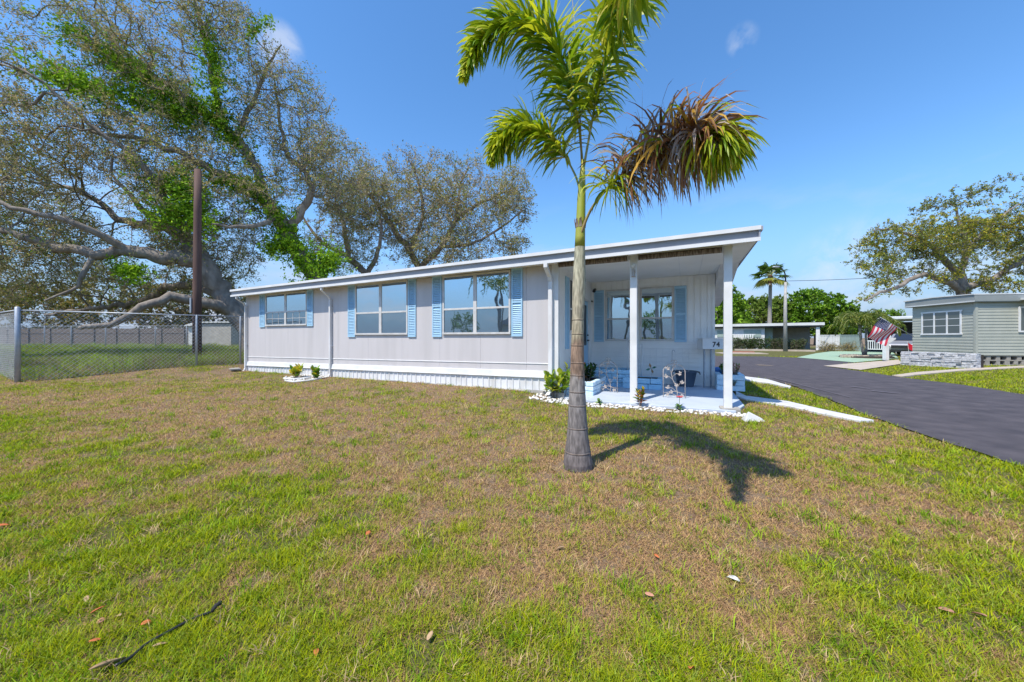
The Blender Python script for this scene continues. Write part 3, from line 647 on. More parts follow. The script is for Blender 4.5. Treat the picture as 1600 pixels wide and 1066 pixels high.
# red flower ornament
x,y=G(1061,641); t_=thing('garden_flower','red artificial flower on a thin stem at the slab edge','ornament',(x,y,.02))
MB().tube([(0,0,0),(0.01,0,.2)],.004,6).build('stem',mat('stem_green',(.1,.2,.05),.6,(.08,.16,.04),9),t_)
m=MB()
for k in range(12):
    a=k*math.pi/6; c,s=math.cos(a),math.sin(a)
    m.quad((.01,0,.195),(.01+c*.03-s*.014,s*.03+c*.014,.20),(.01+c*.062,s*.062,.225),(.01+c*.03+s*.014,s*.03-c*.014,.20))
m.lathe([(0,.19),(.02,.20),(.018,.22),(0,.225)],10,(.01,0,0)); m.build('petals',M['red'],t_)
# trellises
def trellis(label,u,v,rz,seed):
    r=random.Random(seed); t_=hthing('garden_trellis',label,'trellis',u,v,.04,rz,'white metal garden trellises on the porch')
    w=.20; h=.52; m=MB(); pts=[(-w,0,-.02),(-w,0,h)]
    for k in range(13):
        a=math.pi-k*math.pi/12; pts.append((w*math.cos(a),0,h+.01+w*.8*math.sin(a)))
    pts+= [(w,0,h),(w,0,-.02)]; m.tube(pts,.008,6)
    zt=h+w*.8
    for s in (-1,1):
        q=[(s*(.004+.05*abs(math.sin(a*.5))*1.0),0,zt+.01+.0*a) for a in ()]
        sp=[]
        for k in range(16):
            a=k/15*4.6; rr=.034*(1-k/22); sp.append((s*(.036-rr*math.cos(a)),0,zt+.055+rr*math.sin(a)))
        m.tube([(0,0,zt)]+sp,.006,5)
    m.tube([(-w,0,.10),(0,0,.14),(w,0,.10)],.005,5)
    m.build('arch_frame',M['rust'],t_,smooth=True)
    vn=MB(); br_=[]
    main=[(.05,0,0),(.06,0,.12),(.03,0,.26),(-.03,0,.38),(-.05,0,.50),(-.01,0,.62),(0,0,zt)]
    vn.tube(main,.007,6)
    for (a,b_) in (((.06,0,.12),(-.12,0,.22)),((.06,0,.12),(.14,0,.06)),((.05,0,.2),(.15,0,.33)),((-.02,0,.36),(-.15,0,.44)),((-.04,0,.42),(.10,0,.50)),((-.05,0,.5),(-.12,0,.60)),((.05,0,.05),(-.13,0,.07))):
        mid=((a[0]+b_[0])/2,0.01,(a[2]+b_[2])/2+.03); vn.tube([a,mid,b_],.005,5); br_.append(b_)
    vn=vn.build('vine_stem',M['rust'],t_,smooth=True)
    for p in br_+[(.0,0,zt-.03),(.04,0,.27),(-.06,0,.13)]:
        f=MB()
        for k in range(5):
            a=k*1.2566+r.random(); c,s=math.cos(a),math.sin(a); L_=r.uniform(.038,.052)
            f.quad((0,-.004,0),(c*L_*.6-s*.016,-.012,s*L_*.6+c*.016),(c*L_,-.006,s*L_),(c*L_*.6+s*.016,-.012,s*L_*.6-c*.016))
        f.build('flower',M['rust'],t_,loc=p)
    return t_
trellis('white metal arched trellis with flower vine, the left one beside the blue planter',-2.17,1.02,-.08,1)
trellis('white metal arched trellis with flower vine, the right one in front of the grey tub',-.83,.80,.08,2)
# tub
t_=hthing('tub','round slate grey plastic tub with side handles against the porch wall','tub',-.62,2.78,.05)
MB().lathe([(0,0),(.17,0),(.18,.02),(.245,.36),(.265,.365),(.265,.385),(.24,.385),(.17,.04),(0,.035)],32).build('bowl',M['tub'],t_,smooth=True)
for s in (-1,1):
    MB().tube([(s*.255,-.07,.37),(s*.30,-.06,.36),(s*.315,0,.31),(s*.30,.06,.36),(s*.255,.07,.37)],.012,8).build('handle',M['black'],t_,smooth=True)
# wire panel, hand rail, hook, pinwheel
t_=hthing('garden_fence_panel','white wire grid panel leaning on the porch wall below the right window','wire panel',-1.15,2.62,.05)
m=MB()
for k in range(9): m.tube([(-.6+k*.15,0,.0),(-.6+k*.15,.25,.92)],.0035,5)
for k in range(6): m.tube([(-.6,.25*k/5,.92*k/5),(.6,.25*k/5,.92*k/5)],.0035,5)
m.build('wire_grid',M['white'],t_)
t_=hthing('hand_rail','thin white tube hand rail standing behind the middle porch post','rail',-1.95,2.45,.05)
MB().tube([(0,0,0),(0,0,1.22)],.016,8).tube([(.34,0,0),(.34,0,1.05)],.016,8).tube([(0,0,1.10),(.34,0,1.0)],.014,8).tube([(0,0,.6),(.34,0,.55)],.012,8).build('tube_frame',M['white'],t_,smooth=True)
t_=hthing('plant_hook','thin dark metal plant hook standing between the grey tub and the right trellis','hook',-.92,2.55,.05)
m=MB(); m.tube([(0,0,0),(0,0,.85)]+[(.03-.03*math.cos(a),0,.85+.05*math.sin(a)) for a in (.6,1.2,1.8,2.4,3.0)],.006,6); m.build('rod',M['galv'],t_,smooth=True)
t_=hthing('garden_pinwheel','green and orange garden pinwheel on a stick over the low blue stone bed','ornament',-1.35,1.95,.25)
MB().tube([(0,0,0),(0,0,.28)],.005,6).build('stick',M['galv'],t_)
for k,c in enumerate(((.03,.16,.10),(.30,.16,.06),(.05,.20,.12),(.32,.2,.08))):
    a=k*math.pi/2+.3; m=MB(); cs,sn=math.cos(a),math.sin(a)
    m.quad((0,-.01,.28),(cs*.08-sn*.03,-.03,.28+sn*.08+cs*.03),(cs*.13,-.01,.28+sn*.13),(cs*.07+sn*.02,.0,.28+sn*.07-cs*.02)); m.build('blade',mat('pinwheel_blade',c,.5,tuple(q*.8 for q in c),12),t_)
# small low planter pots
t_=hthing('flower_pot','blue glazed pot standing behind the right stone planter','pot',.14,3.45,.05)
MB().lathe([(0,0),(.14,0),(.19,.36),(.21,.38),(.21,.44),(.18,.44),(.16,.38),(0,.36)],24).build('pot_body',mat('blue_glaze',(.06,.20,.50),.25,(.05,.17,.42),6),t_,smooth=True)
# mailbox 74
t_=hthing('mailbox','white metal mailbox box marked 74 on two thin legs at the porch corner','mailbox',-.03,2.78,.05,math.pi*0+TH)
bx=MB(); bx.prism([(-.13,.93),(.13,.93),(.13,1.16),(-.13,1.18)],-.32,.31,'x'); bx=bx.build('box_body',M['white'],t_,bevel=.008)
MB().box(-.33,.32,-.145,.14,1.181,1.195).build('lid',M['white'],t_)
for x in (-.21,-.05): MB().box(x-.014,x+.014,-.02,.02,0,.93).build('leg',M['galv'],t_)
cu=bpy.data.curves.new('txt','FONT'); cu.body='74'; cu.size=.165; cu.extrude=.002; cu.offset=.004; cu.space_character=1.15
tmp=bpy.data.objects.new('tmp_text',cu); COL.objects.link(tmp); bpy.context.view_layer.update()
me=bpy.data.meshes.new_from_object(tmp.evaluated_get(bpy.context.evaluated_depsgraph_get())); bpy.data.objects.remove(tmp)
me.materials.clear(); me.materials.append(M['black'])
no=bpy.data.objects.new('house_number',me); link(no,bx); no.location=(-.09,-.1345,.99); no.rotation_euler=(math.pi/2,0,0)

# pebbles
def pebbles(name,label,poly,n,s0,s1,seed,z0=0.0):
    r=np.random.default_rng(seed); P=np.array(poly); lo=P.min(0); hi=P.max(0); pts=[]
    while len(pts)<n:
        q=r.uniform(lo,hi,(n,2)); q=q[inpoly(q[:,0],q[:,1],poly)]; pts+=list(q)
    pts=np.array(pts[:n]); ph=(1+5**.5)/2
    ico=np.array([(-1,ph,0),(1,ph,0),(-1,-ph,0),(1,-ph,0),(0,-1,ph),(0,1,ph),(0,-1,-ph),(0,1,-ph),(ph,0,-1),(ph,0,1),(-ph,0,-1),(-ph,0,1)])/1.9
    fc=np.array([(0,11,5),(0,5,1),(0,1,7),(0,7,10),(0,10,11),(1,5,9),(5,11,4),(11,10,2),(10,7,6),(7,1,8),(3,9,4),(3,4,2),(3,2,6),(3,6,8),(3,8,9),(4,9,5),(2,4,11),(6,2,10),(8,6,7),(9,8,1)])
    Vs=[];Fs=[]
    for i,(x,y) in enumerate(pts):
        s=r.uniform(s0,s1); v=ico*r.uniform(.75,1.25,(12,3))*s*np.array([1,.8,.6]); a=r.uniform(0,6.28)
        c,sn=math.cos(a),math.sin(a); v=v@np.array([[c,sn,0],[-sn,c,0],[0,0,1]])+np.array([x,y,gzf(x,y)+s*.3+z0]); Vs.append(v); Fs.append(fc+12*i)
    o=np_mesh(name,np.concatenate(Vs),np.concatenate(Fs),M['pebble']); tag(o,label,'pebbles',kind='stuff')
pebbles('pebble_bed','white marble pebbles strewn along the front edge of the porch slab',PEB,430,.010,.042,5)
pebbles('pebble_bed','white stone chips in the small bed at the foot of the house wall',BED2,220,.015,.04,6)
# edging stones of the bed by the downspout
for pts,lab in (([(-11.1,-.55),(-10.8,-.78),(-10.45,-.72),(-10.15,-.45)],'curved white edging strip left of the small croton bed'),([(-10.5,-.95),(-10.1,-.98),(-9.8,-.75),(-9.7,-.45)],'curved white edging strip around the right of the small croton bed')):
    m=MB(); w=[(*HL(u,v),0) for u,v in pts]; m.tube([(x,y,gzf(x,y)+.02) for x,y,_ in w],.028,8); o=m.build('bed_edging',M['kerb'],smooth=True); tag(o,lab,'edging')
x,y=HL(-14.3,-.3); m=MB(); m.box(-.45,.25,-.14,.14,0,.05,.01); o=m.build('splash_block',M['conc'],loc=(x,y,gzf(x,y))); o.rotation_euler=(0,0,HR-.3); tag(o,'flat concrete splash block below the left corner downspout','splash block')
# wedge stone
x,y=G(1166,659); m=MB(); b=[(-.20,-.03,-.02),(.24,-.09,-.02),(.24,.08,-.02),(-.14,.16,-.02),(-.09,.02,.10),(-.02,.08,.105),(.20,-.01,.03)]
m.v=[(q[0]*.72,q[1],q[2]*1.25) for q in b]; m.f=[(0,1,6,4),(1,2,6),(2,3,5,6),(3,0,4,5),(4,6,5),(3,2,1,0)]; o=m.build('stone',M['kerb'],loc=(x+.12,y+.03,0),bevel=.008); tag(o,'big white wedge shaped stone in the grass right of the corner post','stone')

# ------------------------------------------------------------------ palm fronds
def bez(pts,n):
    P=[Vector(p) for p in pts]; P=[P[0]*2-P[1]]+P+[P[-1]*2-P[-2]]; out=[]
    segs=len(P)-3
    for i in range(n+1):
        t=i/n*segs; k=min(int(t),segs-1); t-=k; a,b_,c,d=P[k:k+4]
        out.append(.5*((2*b_)+(-a+c)*t+(2*a-5*b_+4*c-d)*t*t+(-a+3*b_-3*c+d)*t**3))
    return out
def frond(parent,path,nl,Ll,Wl,colf,seed,plumose=True,bare=.12,droop=.5,rr=.012,rcol=None,wildness=.25,taper=.45,perstation=4):
    r=np.random.default_rng(seed); K=40; P=np.array([tuple(p) for p in bez(path,K)]); T=np.gradient(P,axis=0); T/=np.linalg.norm(T,axis=1)[:,None]
    n=nl*perstation; s=bare+(1-bare)*(np.repeat(np.arange(nl),perstation)+r.uniform(0,1,n))/nl; s=np.clip(s,0,.999)
    fi=s*K; k=fi.astype(int); fr=(fi-k)[:,None]; B=P[k]*(1-fr)+P[np.minimum(k+1,K)]*fr; t=T[k]
    up=np.array([0,0,1.]); side=np.cross(t,up); side/=np.maximum(np.linalg.norm(side,axis=1),1e-3)[:,None]; nrm=np.cross(side,t)
    if plumose: th=(np.tile(np.arange(perstation),nl)*2*np.pi/perstation)+r.normal(0,.45,n)
    else: th=np.where(np.arange(n)%2==0,.25,np.pi-.25)+r.normal(0,.2,n)
    rad=side*np.cos(th)[:,None]+nrm*np.sin(th)[:,None]
    fw=(.40+.9*s**1.7)[:,None]
    D=rad+t*fw+r.normal(0,wildness,(n,3)); D/=np.linalg.norm(D,axis=1)[:,None]
    env=np.sin(np.pi*np.clip((s-bare)/(1-bare)*.80+.18,0,1))**.45*(1-taper*s*s)
    Lv=Ll*env*r.uniform(.8,1.12,n)
    SEG=5; pts=[B]; d=D.copy(); cur=B
    for j in range(SEG):
        d=d+np.array([0,0,-1.])*(droop*(.10+.13*j))*(1+.4*r.normal(0,.5,n))[:,None]; d/=np.linalg.norm(d,axis=1)[:,None]
        cur=cur+d*(Lv/SEG)[:,None]; pts.append(cur)
    wd=np.cross(D,t); wd+= .35*r.normal(0,1,(n,3)); wd/=np.maximum(np.linalg.norm(wd,axis=1),1e-3)[:,None]
    ws=[.35,.9,1.0,.85,.55,.06]; V=[]
    for j in range(SEG+1):
        w=(Wl*ws[j]*.5*r.uniform(.8,1.2,n))[:,None]*wd; V+= [pts[j]-w,pts[j]+w]
    V=np.stack(V,1); nv=2*(SEG+1); i0=np.arange(n)*nv
    F=np.concatenate([np.stack([i0+2*j,i0+2*j+1,i0+2*j+3,i0+2*j+2],1) for j in range(SEG)])
    C=colf(s,r,n,th); C=np.repeat(C[:,None,:],nv,1)
    tipf=np.repeat(np.linspace(0,1,SEG+1),2)[None,:,None]
    C=C*(1-.0*tipf)
    o=np_mesh('frond',V.reshape(-1,3),F,M['frond'],parent,col=C.reshape(-1,3),smooth=True)
    m=MB().tube([tuple(p) for p in P],list(np.linspace(rr,rr*.22,len(P))),8); m.build('frond_stalk',rcol or M['stalk'],o,smooth=True)
    return o
M['stalk']=mat('frond_stalk',(.28,.34,.10),.5,(.36,.34,.16),8,4)
M['stalkb']=mat('tan_frond_stalk',(.36,.30,.12),.5,(.30,.20,.09),8,4)
def cgreen(s,r,n,th):
    a=np.array([.18,.33,.01]); b_=np.array([.70,.70,.03]); k=np.clip(r.normal(.42,.28,n)+.15*np.sin(th),0,1)[:,None]; c=a*(1-k)+b_*k
    y=(r.random(n)<.08)[:,None]; return np.where(y,np.array([.55,.50,.07]),c)
def cdead(lo,hi,edge=.07):
    def f(s,r,n,th):
        g=cgreen(s,r,n,th); br_=np.array([.24,.11,.05])*r.uniform(.5,1.8,(n,1)); tn=np.array([.55,.33,.06])*r.uniform(.6,1.4,(n,1)); gr=np.array([.50,.42,.38])*r.uniform(.7,1.3,(n,1))
        q=r.random(n)[:,None]; d=np.where(q<.45,br_,np.where(q<.72,tn,gr)); p=np.clip((s-lo)/edge,0,1)*np.clip((hi-s)/edge,0,1); p=np.maximum(p,0)
        return np.where((r.random(n)<p*.93+.04)[:,None],d,g)
    return f
bx_,by_=G(903,731); PB=(bx_,by_,0); ZP=by_
palm=thing('foxtail_palm','tall foxtail palm with ringed trunk and one half dead brown frond on the front lawn','palm tree',PB)
def PL(px,py,Y): # point relative to palm base
    p=PZ(px,py,Y); return (p[0]-bx_,p[1]-by_,p[2])
prof=[(728,.135),(722,.138),(712,.128),(700,.117),(685,.105),(668,.096),(650,.089),(632,.083),(612,.077),(590,.070),(565,.064),(540,.061),(515,.058),(495,.057),(470,.060),(445,.063),(425,.060),(405,.053),(385,.049)]
ctr=lambda py: np.interp(py,[250,310,385,440,500,560,640,731],[911,908.5,906,905,903,902,902,903])
ringpy=[705,668,633,612,586,567,540,522,500]
pts=[];rad=[];fine=np.arange(731,384,-1.0)
for py in fine:
    r0=np.interp(-py,[-p for p,_ in prof],[r for _,r in prof]); dd=min(abs(py-q) for q in ringpy)
    r0*=1+(.035 if dd<.8 else (-.012 if dd<2.2 else 0)); pts.append(PL(ctr(py),py,ZP)); rad.append(r0)
MB().tube(pts,rad,36).build('trunk',M['ptrunk'],palm,smooth=True)
# ring scars as thin collars
for q in ringpy:
    r0=np.interp(-q,[-p for p,_ in prof],[r for _,r in prof]); c=PL(ctr(q),q,ZP)
    MB().tube([(c[0],c[1],c[2]-.006),(c[0],c[1],c[2]),(c[0],c[1],c[2]+.005)],[r0*1.0,r0*1.035,r0*1.0],32).build('ring_scar',mat('ring_scar',(.10,.075,.06),.9,(.2,.15,.12),20) if q==ringpy[0] else bpy.data.materials['ring_scar'],palm,smooth=True)
cs=[PL(ctr(p),p,ZP) for p in (386,370,355,348,335,310,290,270,250)]
MB().tube(cs,[.050,.048,.046,.046,.043,.040,.034,.026,.016],24).build('crownshaft',mat('crownshaft',(.28,.36,.04),.45,(.42,.38,.08),5,5,stretch=(3,3,.6)),palm,smooth=True)
m=MB()
for k in range(9):
    a=k*.7; c=PL(907,350,ZP); r0=.05; h=random.uniform(.02,.06)
    m.quad((c[0]+math.cos(a)*r0,c[1]+math.sin(a)*r0,c[2]-.04),(c[0]+math.cos(a+.6)*r0,c[1]+math.sin(a+.6)*r0,c[2]-.035),(c[0]+math.cos(a+.5)*(r0+.008),c[1]+math.sin(a+.5)*(r0+.008),c[2]+h),(c[0]+math.cos(a+.15)*(r0+.01),c[1]+math.sin(a+.15)*(r0+.01),c[2]+h*.7))
m.build('torn_sheath',mat('torn_sheath',(.32,.26,.22),.8,(.16,.10,.08),15),palm)
Z=ZP
f=frond(palm,[PL(911,262,Z),PL(903,190,Z),PL(885,110,Z-.05),PL(850,55,Z-.1),PL(800,35,Z-.1),PL(752,62,Z-.1),PL(724,120,Z-.15)],84,.50,.034,cgreen,1,bare=.16,droop=.52,perstation=8,wildness=.32)
f['label']='green frond arching to the upper left'
f=frond(palm,[PL(908,305,Z),PL(897,270,Z+.05),PL(868,225,Z+.05),PL(825,200,Z+.05),PL(788,215,Z),PL(768,250,Z-.05)],66,.43,.030,cgreen,2,bare=.30,droop=.6,perstation=8,wildness=.32); f['label']='shorter green frond drooping to the lower left'
f=frond(palm,[PL(912,262,Z),PL(925,190,Z-.1),PL(938,120,Z-.3),PL(955,50,Z-.6),PL(975,-10,Z-.95),PL(998,-60,Z-1.35),PL(1000,-75,Z-1.65),PL(998,-50,Z-1.9)],82,.42,.031,cgreen,3,bare=.14,droop=.7,perstation=8,wildness=.32); f['label']='green frond rising up and towards the viewer'
f=frond(palm,[PL(905,372,Z-.02),PL(925,325,Z-.1),PL(962,282,Z-.25),PL(1015,240,Z-.5),PL(1065,215,Z-.8),PL(1105,212,Z-1.02),PL(1138,230,Z-1.15)],104,.52,.022,cdead(.30,.86,.09),4,bare=.27,droop=.9,rr=.015,rcol=M['stalkb'],wildness=.55,perstation=9,taper=.10); f['label']='half dead brown frond hanging to the right'
sp=MB().tube([PL(909,255,Z),PL(905,150,Z-.02),PL(900,60,Z-.03),PL(892,-25,Z-.05)],[.010,.006,.004,.002],6).build('spear_leaf',M['stalkb'],palm,smooth=True)

# ------------------------------------------------------------------ grown trees
def grow(limbs,attr,rs,seg=.35,alpha=.30,gn=.16,r0=.012,ex=2.3,cont=.6):
    r=np.random.default_rng(rs); cap=60000; P=np.zeros((cap,3)); par=-np.ones(cap,int); pl=np.zeros(cap); rmin=np.zeros(cap); n=0
    for pts,ra,rb in limbs:
        ln=sum((Vector(pts[i+1])-Vector(pts[i])).length for i in range(len(pts)-1)); K=max(3,int(ln/seg)); q=np.array([tuple(v) for v in bez(pts,K)])
        q[1:-1]+=r.normal(0,.05,(K-1,3))*min(1,ra*4)
        if n==0: prev=-1
        else:
            prev=int(np.argmin(((P[:n]-q[0])**2).sum(1))); q=q[1:] if np.linalg.norm(P[prev]-q[0])<seg*2 else q
        for i,pp in enumerate(q):
            P[n]=pp; par[n]=prev; pl[n]=0 if prev<0 else pl[prev]+np.linalg.norm(pp-P[prev])*.35; rmin[n]=ra+(rb-ra)*i/max(1,len(q)-1); prev=n; n+=1
    d=((attr[:,None,:]-P[None,:n:3,:])**2).sum(2).min(1); attr=attr[np.argsort(d)]
    for a in attr:
        dd=np.sqrt(((P[:n]-a)**2).sum(1)); c=dd+alpha*pl[:n]; i=int(np.argmin(c)); D=dd[i]
        if D<seg*.6 or n>cap-80: continue
        K=max(1,int(round(D/seg))); p0=P[i].copy(); pd=p0-P[par[i]] if par[i]>=0 else np.array([0,0,1.]); pd/=np.linalg.norm(pd)+1e-6
        c1=p0+pd*D*.35+r.normal(0,gn,3)*D*.6; prev=i
        for k in range(1,K+1):
            t=k/K; q=(1-t)**2*p0+2*t*(1-t)*c1+t*t*a+(r.normal(0,gn*seg*.6,3) if k<K else 0)
            P[n]=q; par[n]=prev; pl[n]=pl[prev]+np.linalg.norm(q-P[prev]); prev=n; n+=1
    P=P[:n];par=par[:n];rmin=rmin[:n]
    acc=np.zeros(n); nch=np.zeros(n,int); big=-np.ones(n,int); bigv=np.zeros(n)
    for i in range(n-1,-1,-1):
        v=acc[i] if acc[i]>0 else r0**ex
        rr=max(v**(1/ex),rmin[i]); acc[i]=rr**ex*1.0 if rmin[i]>0 else v
        p=par[i]
        if p>=0:
            if rmin[i]==0 or rmin[p]==0: acc[p]+=v
            nch[p]+=1
            key=rr+(10 if (rmin[i]>0 and i==p+1) else 0)
            if key>bigv[p]: bigv[p]=key; big[p]=i
    rad=np.where(rmin>0,np.maximum(rmin,0),np.minimum(acc**(1/ex),.16))
    return P,par,rad,nch,big
def tree_mesh(name,P,par,rad,big,parent,matl):
    Vs=[];Fs=[];o=0; n=len(P)
    starts=[i for i in range(n) if par[i]<0 or big[par[i]]!=i]
    for s in starts:
        ch=[par[s]] if par[s]>=0 else []; i=s
        while i>=0: ch.append(i); i=big[i]
        if len(ch)<2: continue
        p=P[ch]; rr=rad[ch].copy()
        if par[s]>=0: rr[0]=min(rad[ch[0]],rr[1]*1.25)
        k=3 if rr.max()<.03 else (5 if rr.max()<.1 else (8 if rr.max()<.25 else 14))
        T=np.gradient(p,axis=0); T/=np.linalg.norm(T,axis=1)[:,None]+1e-9
        ref=np.array([0,0,1.]) if abs(T[0,2])<.8 else np.array([1.,0,0]); A=np.zeros_like(p); a=ref
        for j in range(len(p)):
            a=a-T[j]*a.dot(T[j]); a/=np.linalg.norm(a)+1e-9; A[j]=a
        B=np.cross(T,A); q=np.arange(k)*2*np.pi/k
        ring=p[:,None]+(A[:,None]*np.cos(q)[None,:,None]+B[:,None]*np.sin(q)[None,:,None])*rr[:,None,None]
        Vs.append(ring.reshape(-1,3)); m=len(p); ii,jj=np.meshgrid(np.arange(m-1),np.arange(k),indexing='ij'); ii=ii.ravel();jj=jj.ravel()
        Fs.append(np.stack([ii*k+jj,ii*k+(jj+1)%k,(ii+1)*k+(jj+1)%k,(ii+1)*k+jj],1)+o); o+=m*k
    return np_mesh(name,np.concatenate(Vs),np.concatenate(Fs),matl,parent,smooth=True)
def twigs_leaves(name,nodes,parent,rs,nt=5,tl=.45,tw=.012,lpt=6,ls=.06,cols=None,twc=(.16,.13,.11),m=None,bias=(0,0,.25),twname=None):
    r=np.random.default_rng(rs); n=len(nodes)*nt; B=np.repeat(nodes,nt,0)
    D=r.normal(0,1,(n,3))+np.array(bias); D/=np.linalg.norm(D,axis=1)[:,None]; Lt=tl*r.uniform(.4,1.2,n)[:,None]
    mid=B+D*Lt*.55+r.normal(0,.05,(n,3))*Lt*2; tip=B+D*Lt+r.normal(0,.12,(n,3))*Lt
    wv=np.cross(D,r.normal(0,1,(n,3))); wv/=np.linalg.norm(wv,axis=1)[:,None]+1e-6; wv*=tw/2
    V=np.stack([B-wv,B+wv,mid+wv*.8,mid-wv*.8,tip],1).reshape(-1,3); i=np.arange(n)*5
    F=np.concatenate([np.stack([i,i+1,i+2],1),np.stack([i,i+2,i+3],1),np.stack([i+3,i+2,i+4],1)])
    tc_=np.array(twc)*r.uniform(.6,1.5,(n,1)); C=np.repeat(tc_,5,0)
    # leaves
    k=lpt; s=r.uniform(.35,1.05,(n,k,1)); c=B[:,None]+(tip-B)[:,None]*s+r.normal(0,.06,(n,k,3)); c=c.reshape(-1,3); nl=len(c)
    a=r.normal(0,1,(nl,3)); a/=np.linalg.norm(a,axis=1)[:,None]; b_=np.cross(a,r.normal(0,1,(nl,3))); b_/=np.linalg.norm(b_,axis=1)[:,None]+1e-6
    sz=(ls*r.uniform(.6,1.4,nl))[:,None]; a*=sz; b_*=sz*.42
    LV=np.stack([c-a*.5,c+b_*.5,c+a*.5,c-b_*.5],1).reshape(-1,3); o=len(V); j=np.arange(nl)*4+o
    LF=np.concatenate([np.stack([j,j+1,j+2],1),np.stack([j,j+2,j+3],1)])
    cols=np.array(cols); tone=vnoise(c[:,0]*1.0+c[:,1],c[:,2],.8,5); idx=np.clip((tone*len(cols)+r.normal(0,.8,nl)),0,len(cols)-1).astype(int)
    LC=np.repeat(cols[idx]*r.uniform(.65,1.35,(nl,1)),4,0)
    return np_mesh(name,np.concatenate([V,LV]),np.concatenate([F,LF]),m or M['dryleaf'],parent,col=np.concatenate([C,LC]))
def ell(n,c,rd,rs,shell=.35,flat=None):
    r=np.random.default_rng(rs); v=r.normal(0,1,(n,3)); v/=np.linalg.norm(v,axis=1)[:,None]; q=(shell+(1-shell)*r.random(n))**.6
    p=np.array(c)+v*q[:,None]*np.array(rd)
    return p[p[:,2]>1.6]
def rel(p,b): return tuple(np.array(p)-np.array(b))
def oak(label,base,limbs,blobs,seed,leafargs,cat='oak tree',name='oak_tree',seg=.35,alpha=.3,thr=.22,group=None):
    t_=thing(name,label,cat,base,0,group); b=np.array(base)
    lim=[([rel(p,b) for p in pts],ra,rb) for pts,ra,rb in limbs]
    at=np.concatenate([ell(n,c,rd,seed+i,sh) for i,(n,c,rd,sh) in enumerate(blobs)])
    nzv=vnoise(at[:,0]*.8+at[:,1]*.5,at[:,2],.55,seed); at=at[nzv>thr]
    P,par,rad,nch,big=grow(lim,at-b,seed,seg=seg,alpha=alpha)
    tree_mesh('trunk',P,par,rad,big,t_,M['bark'])
    thin=np.where((rad<.03))[0]; tips=P[thin]
    twigs_leaves('crown',tips,t_,seed+50,**leafargs)
    return t_,P,rad,b
OL=[(.37,.34,.11),(.46,.40,.14),(.33,.30,.14),(.22,.29,.05),(.50,.43,.20),(.42,.33,.17),(.18,.25,.04),(.46,.42,.10)]
Q=PZ
# tree A: massive leaning trunk at the fence end, low snaking limbs to the left
bA=(Q(402,560,17)[0],17,.2)
tA,PA,rA,bbA=oak('huge live oak with leaning trunk and low snaking limbs behind the chain link fence',bA,[
 ([bA,Q(388,520,17),Q(372,488,16.9),Q(352,465,16.8),Q(336,438,16.6),Q(318,412,16.4)],.50,.38),
 ([Q(318,412,16.4),Q(285,403,16),Q(250,402,15.6),Q(205,392,15.2),Q(150,396,14.8),Q(85,385,14.5),Q(20,365,14.2),Q(-60,350,14)],.36,.08),
 ([Q(322,418,16.4),Q(300,385,16.8),Q(268,357,17.4),Q(235,350,18),Q(190,345,18.6),Q(130,300,19),Q(70,290,19.5)],.34,.07),
 ([Q(300,385,16.8),Q(285,350,16.4),Q(250,300,15.8),Q(215,250,15.2),Q(150,200,14.6),Q(90,150,14)],.20,.05),
 ([Q(372,488,16.9),Q(335,478,16.2),Q(300,468,15.6),Q(262,467,15),Q(228,478,14.6),Q(195,497,14.3),Q(150,508,14.0),Q(125,513,13.9)],.26,.07),
 ([Q(355,470,16.8),Q(310,448,17.4),Q(262,450,17.9),Q(222,470,18.2),Q(180,478,18.5),Q(120,486,19),Q(70,492,19.5)],.24,.06),
 ([Q(268,357,17.4),Q(225,330,16.6),Q(205,305,16.2),Q(180,280,16)],.16,.05),
 ([Q(205,392,15.2),Q(120,350,14),Q(40,330,13.4),Q(-40,300,13)],.15,.05),
 ([Q(150,396,14.8),Q(130,430,14.4),Q(115,450,14.3),Q(70,470,14)],.10,.03)],
 [(1300,Q(130,290,16.5),(7.2,4.2,4.2),.2),(600,Q(20,190,15.5),(4.6,3.5,3.6),.3),(330,Q(180,410,17),(6.5,3.8,1.8),.2),(300,Q(-40,400,15),(3,3,2.6),.2),(260,Q(330,380,18),(3,2.4,1.8),.3)],
 101,dict(nt=6,tl=.5,tw=.015,lpt=6,ls=.10,cols=OL,twc=(.38,.32,.23)))
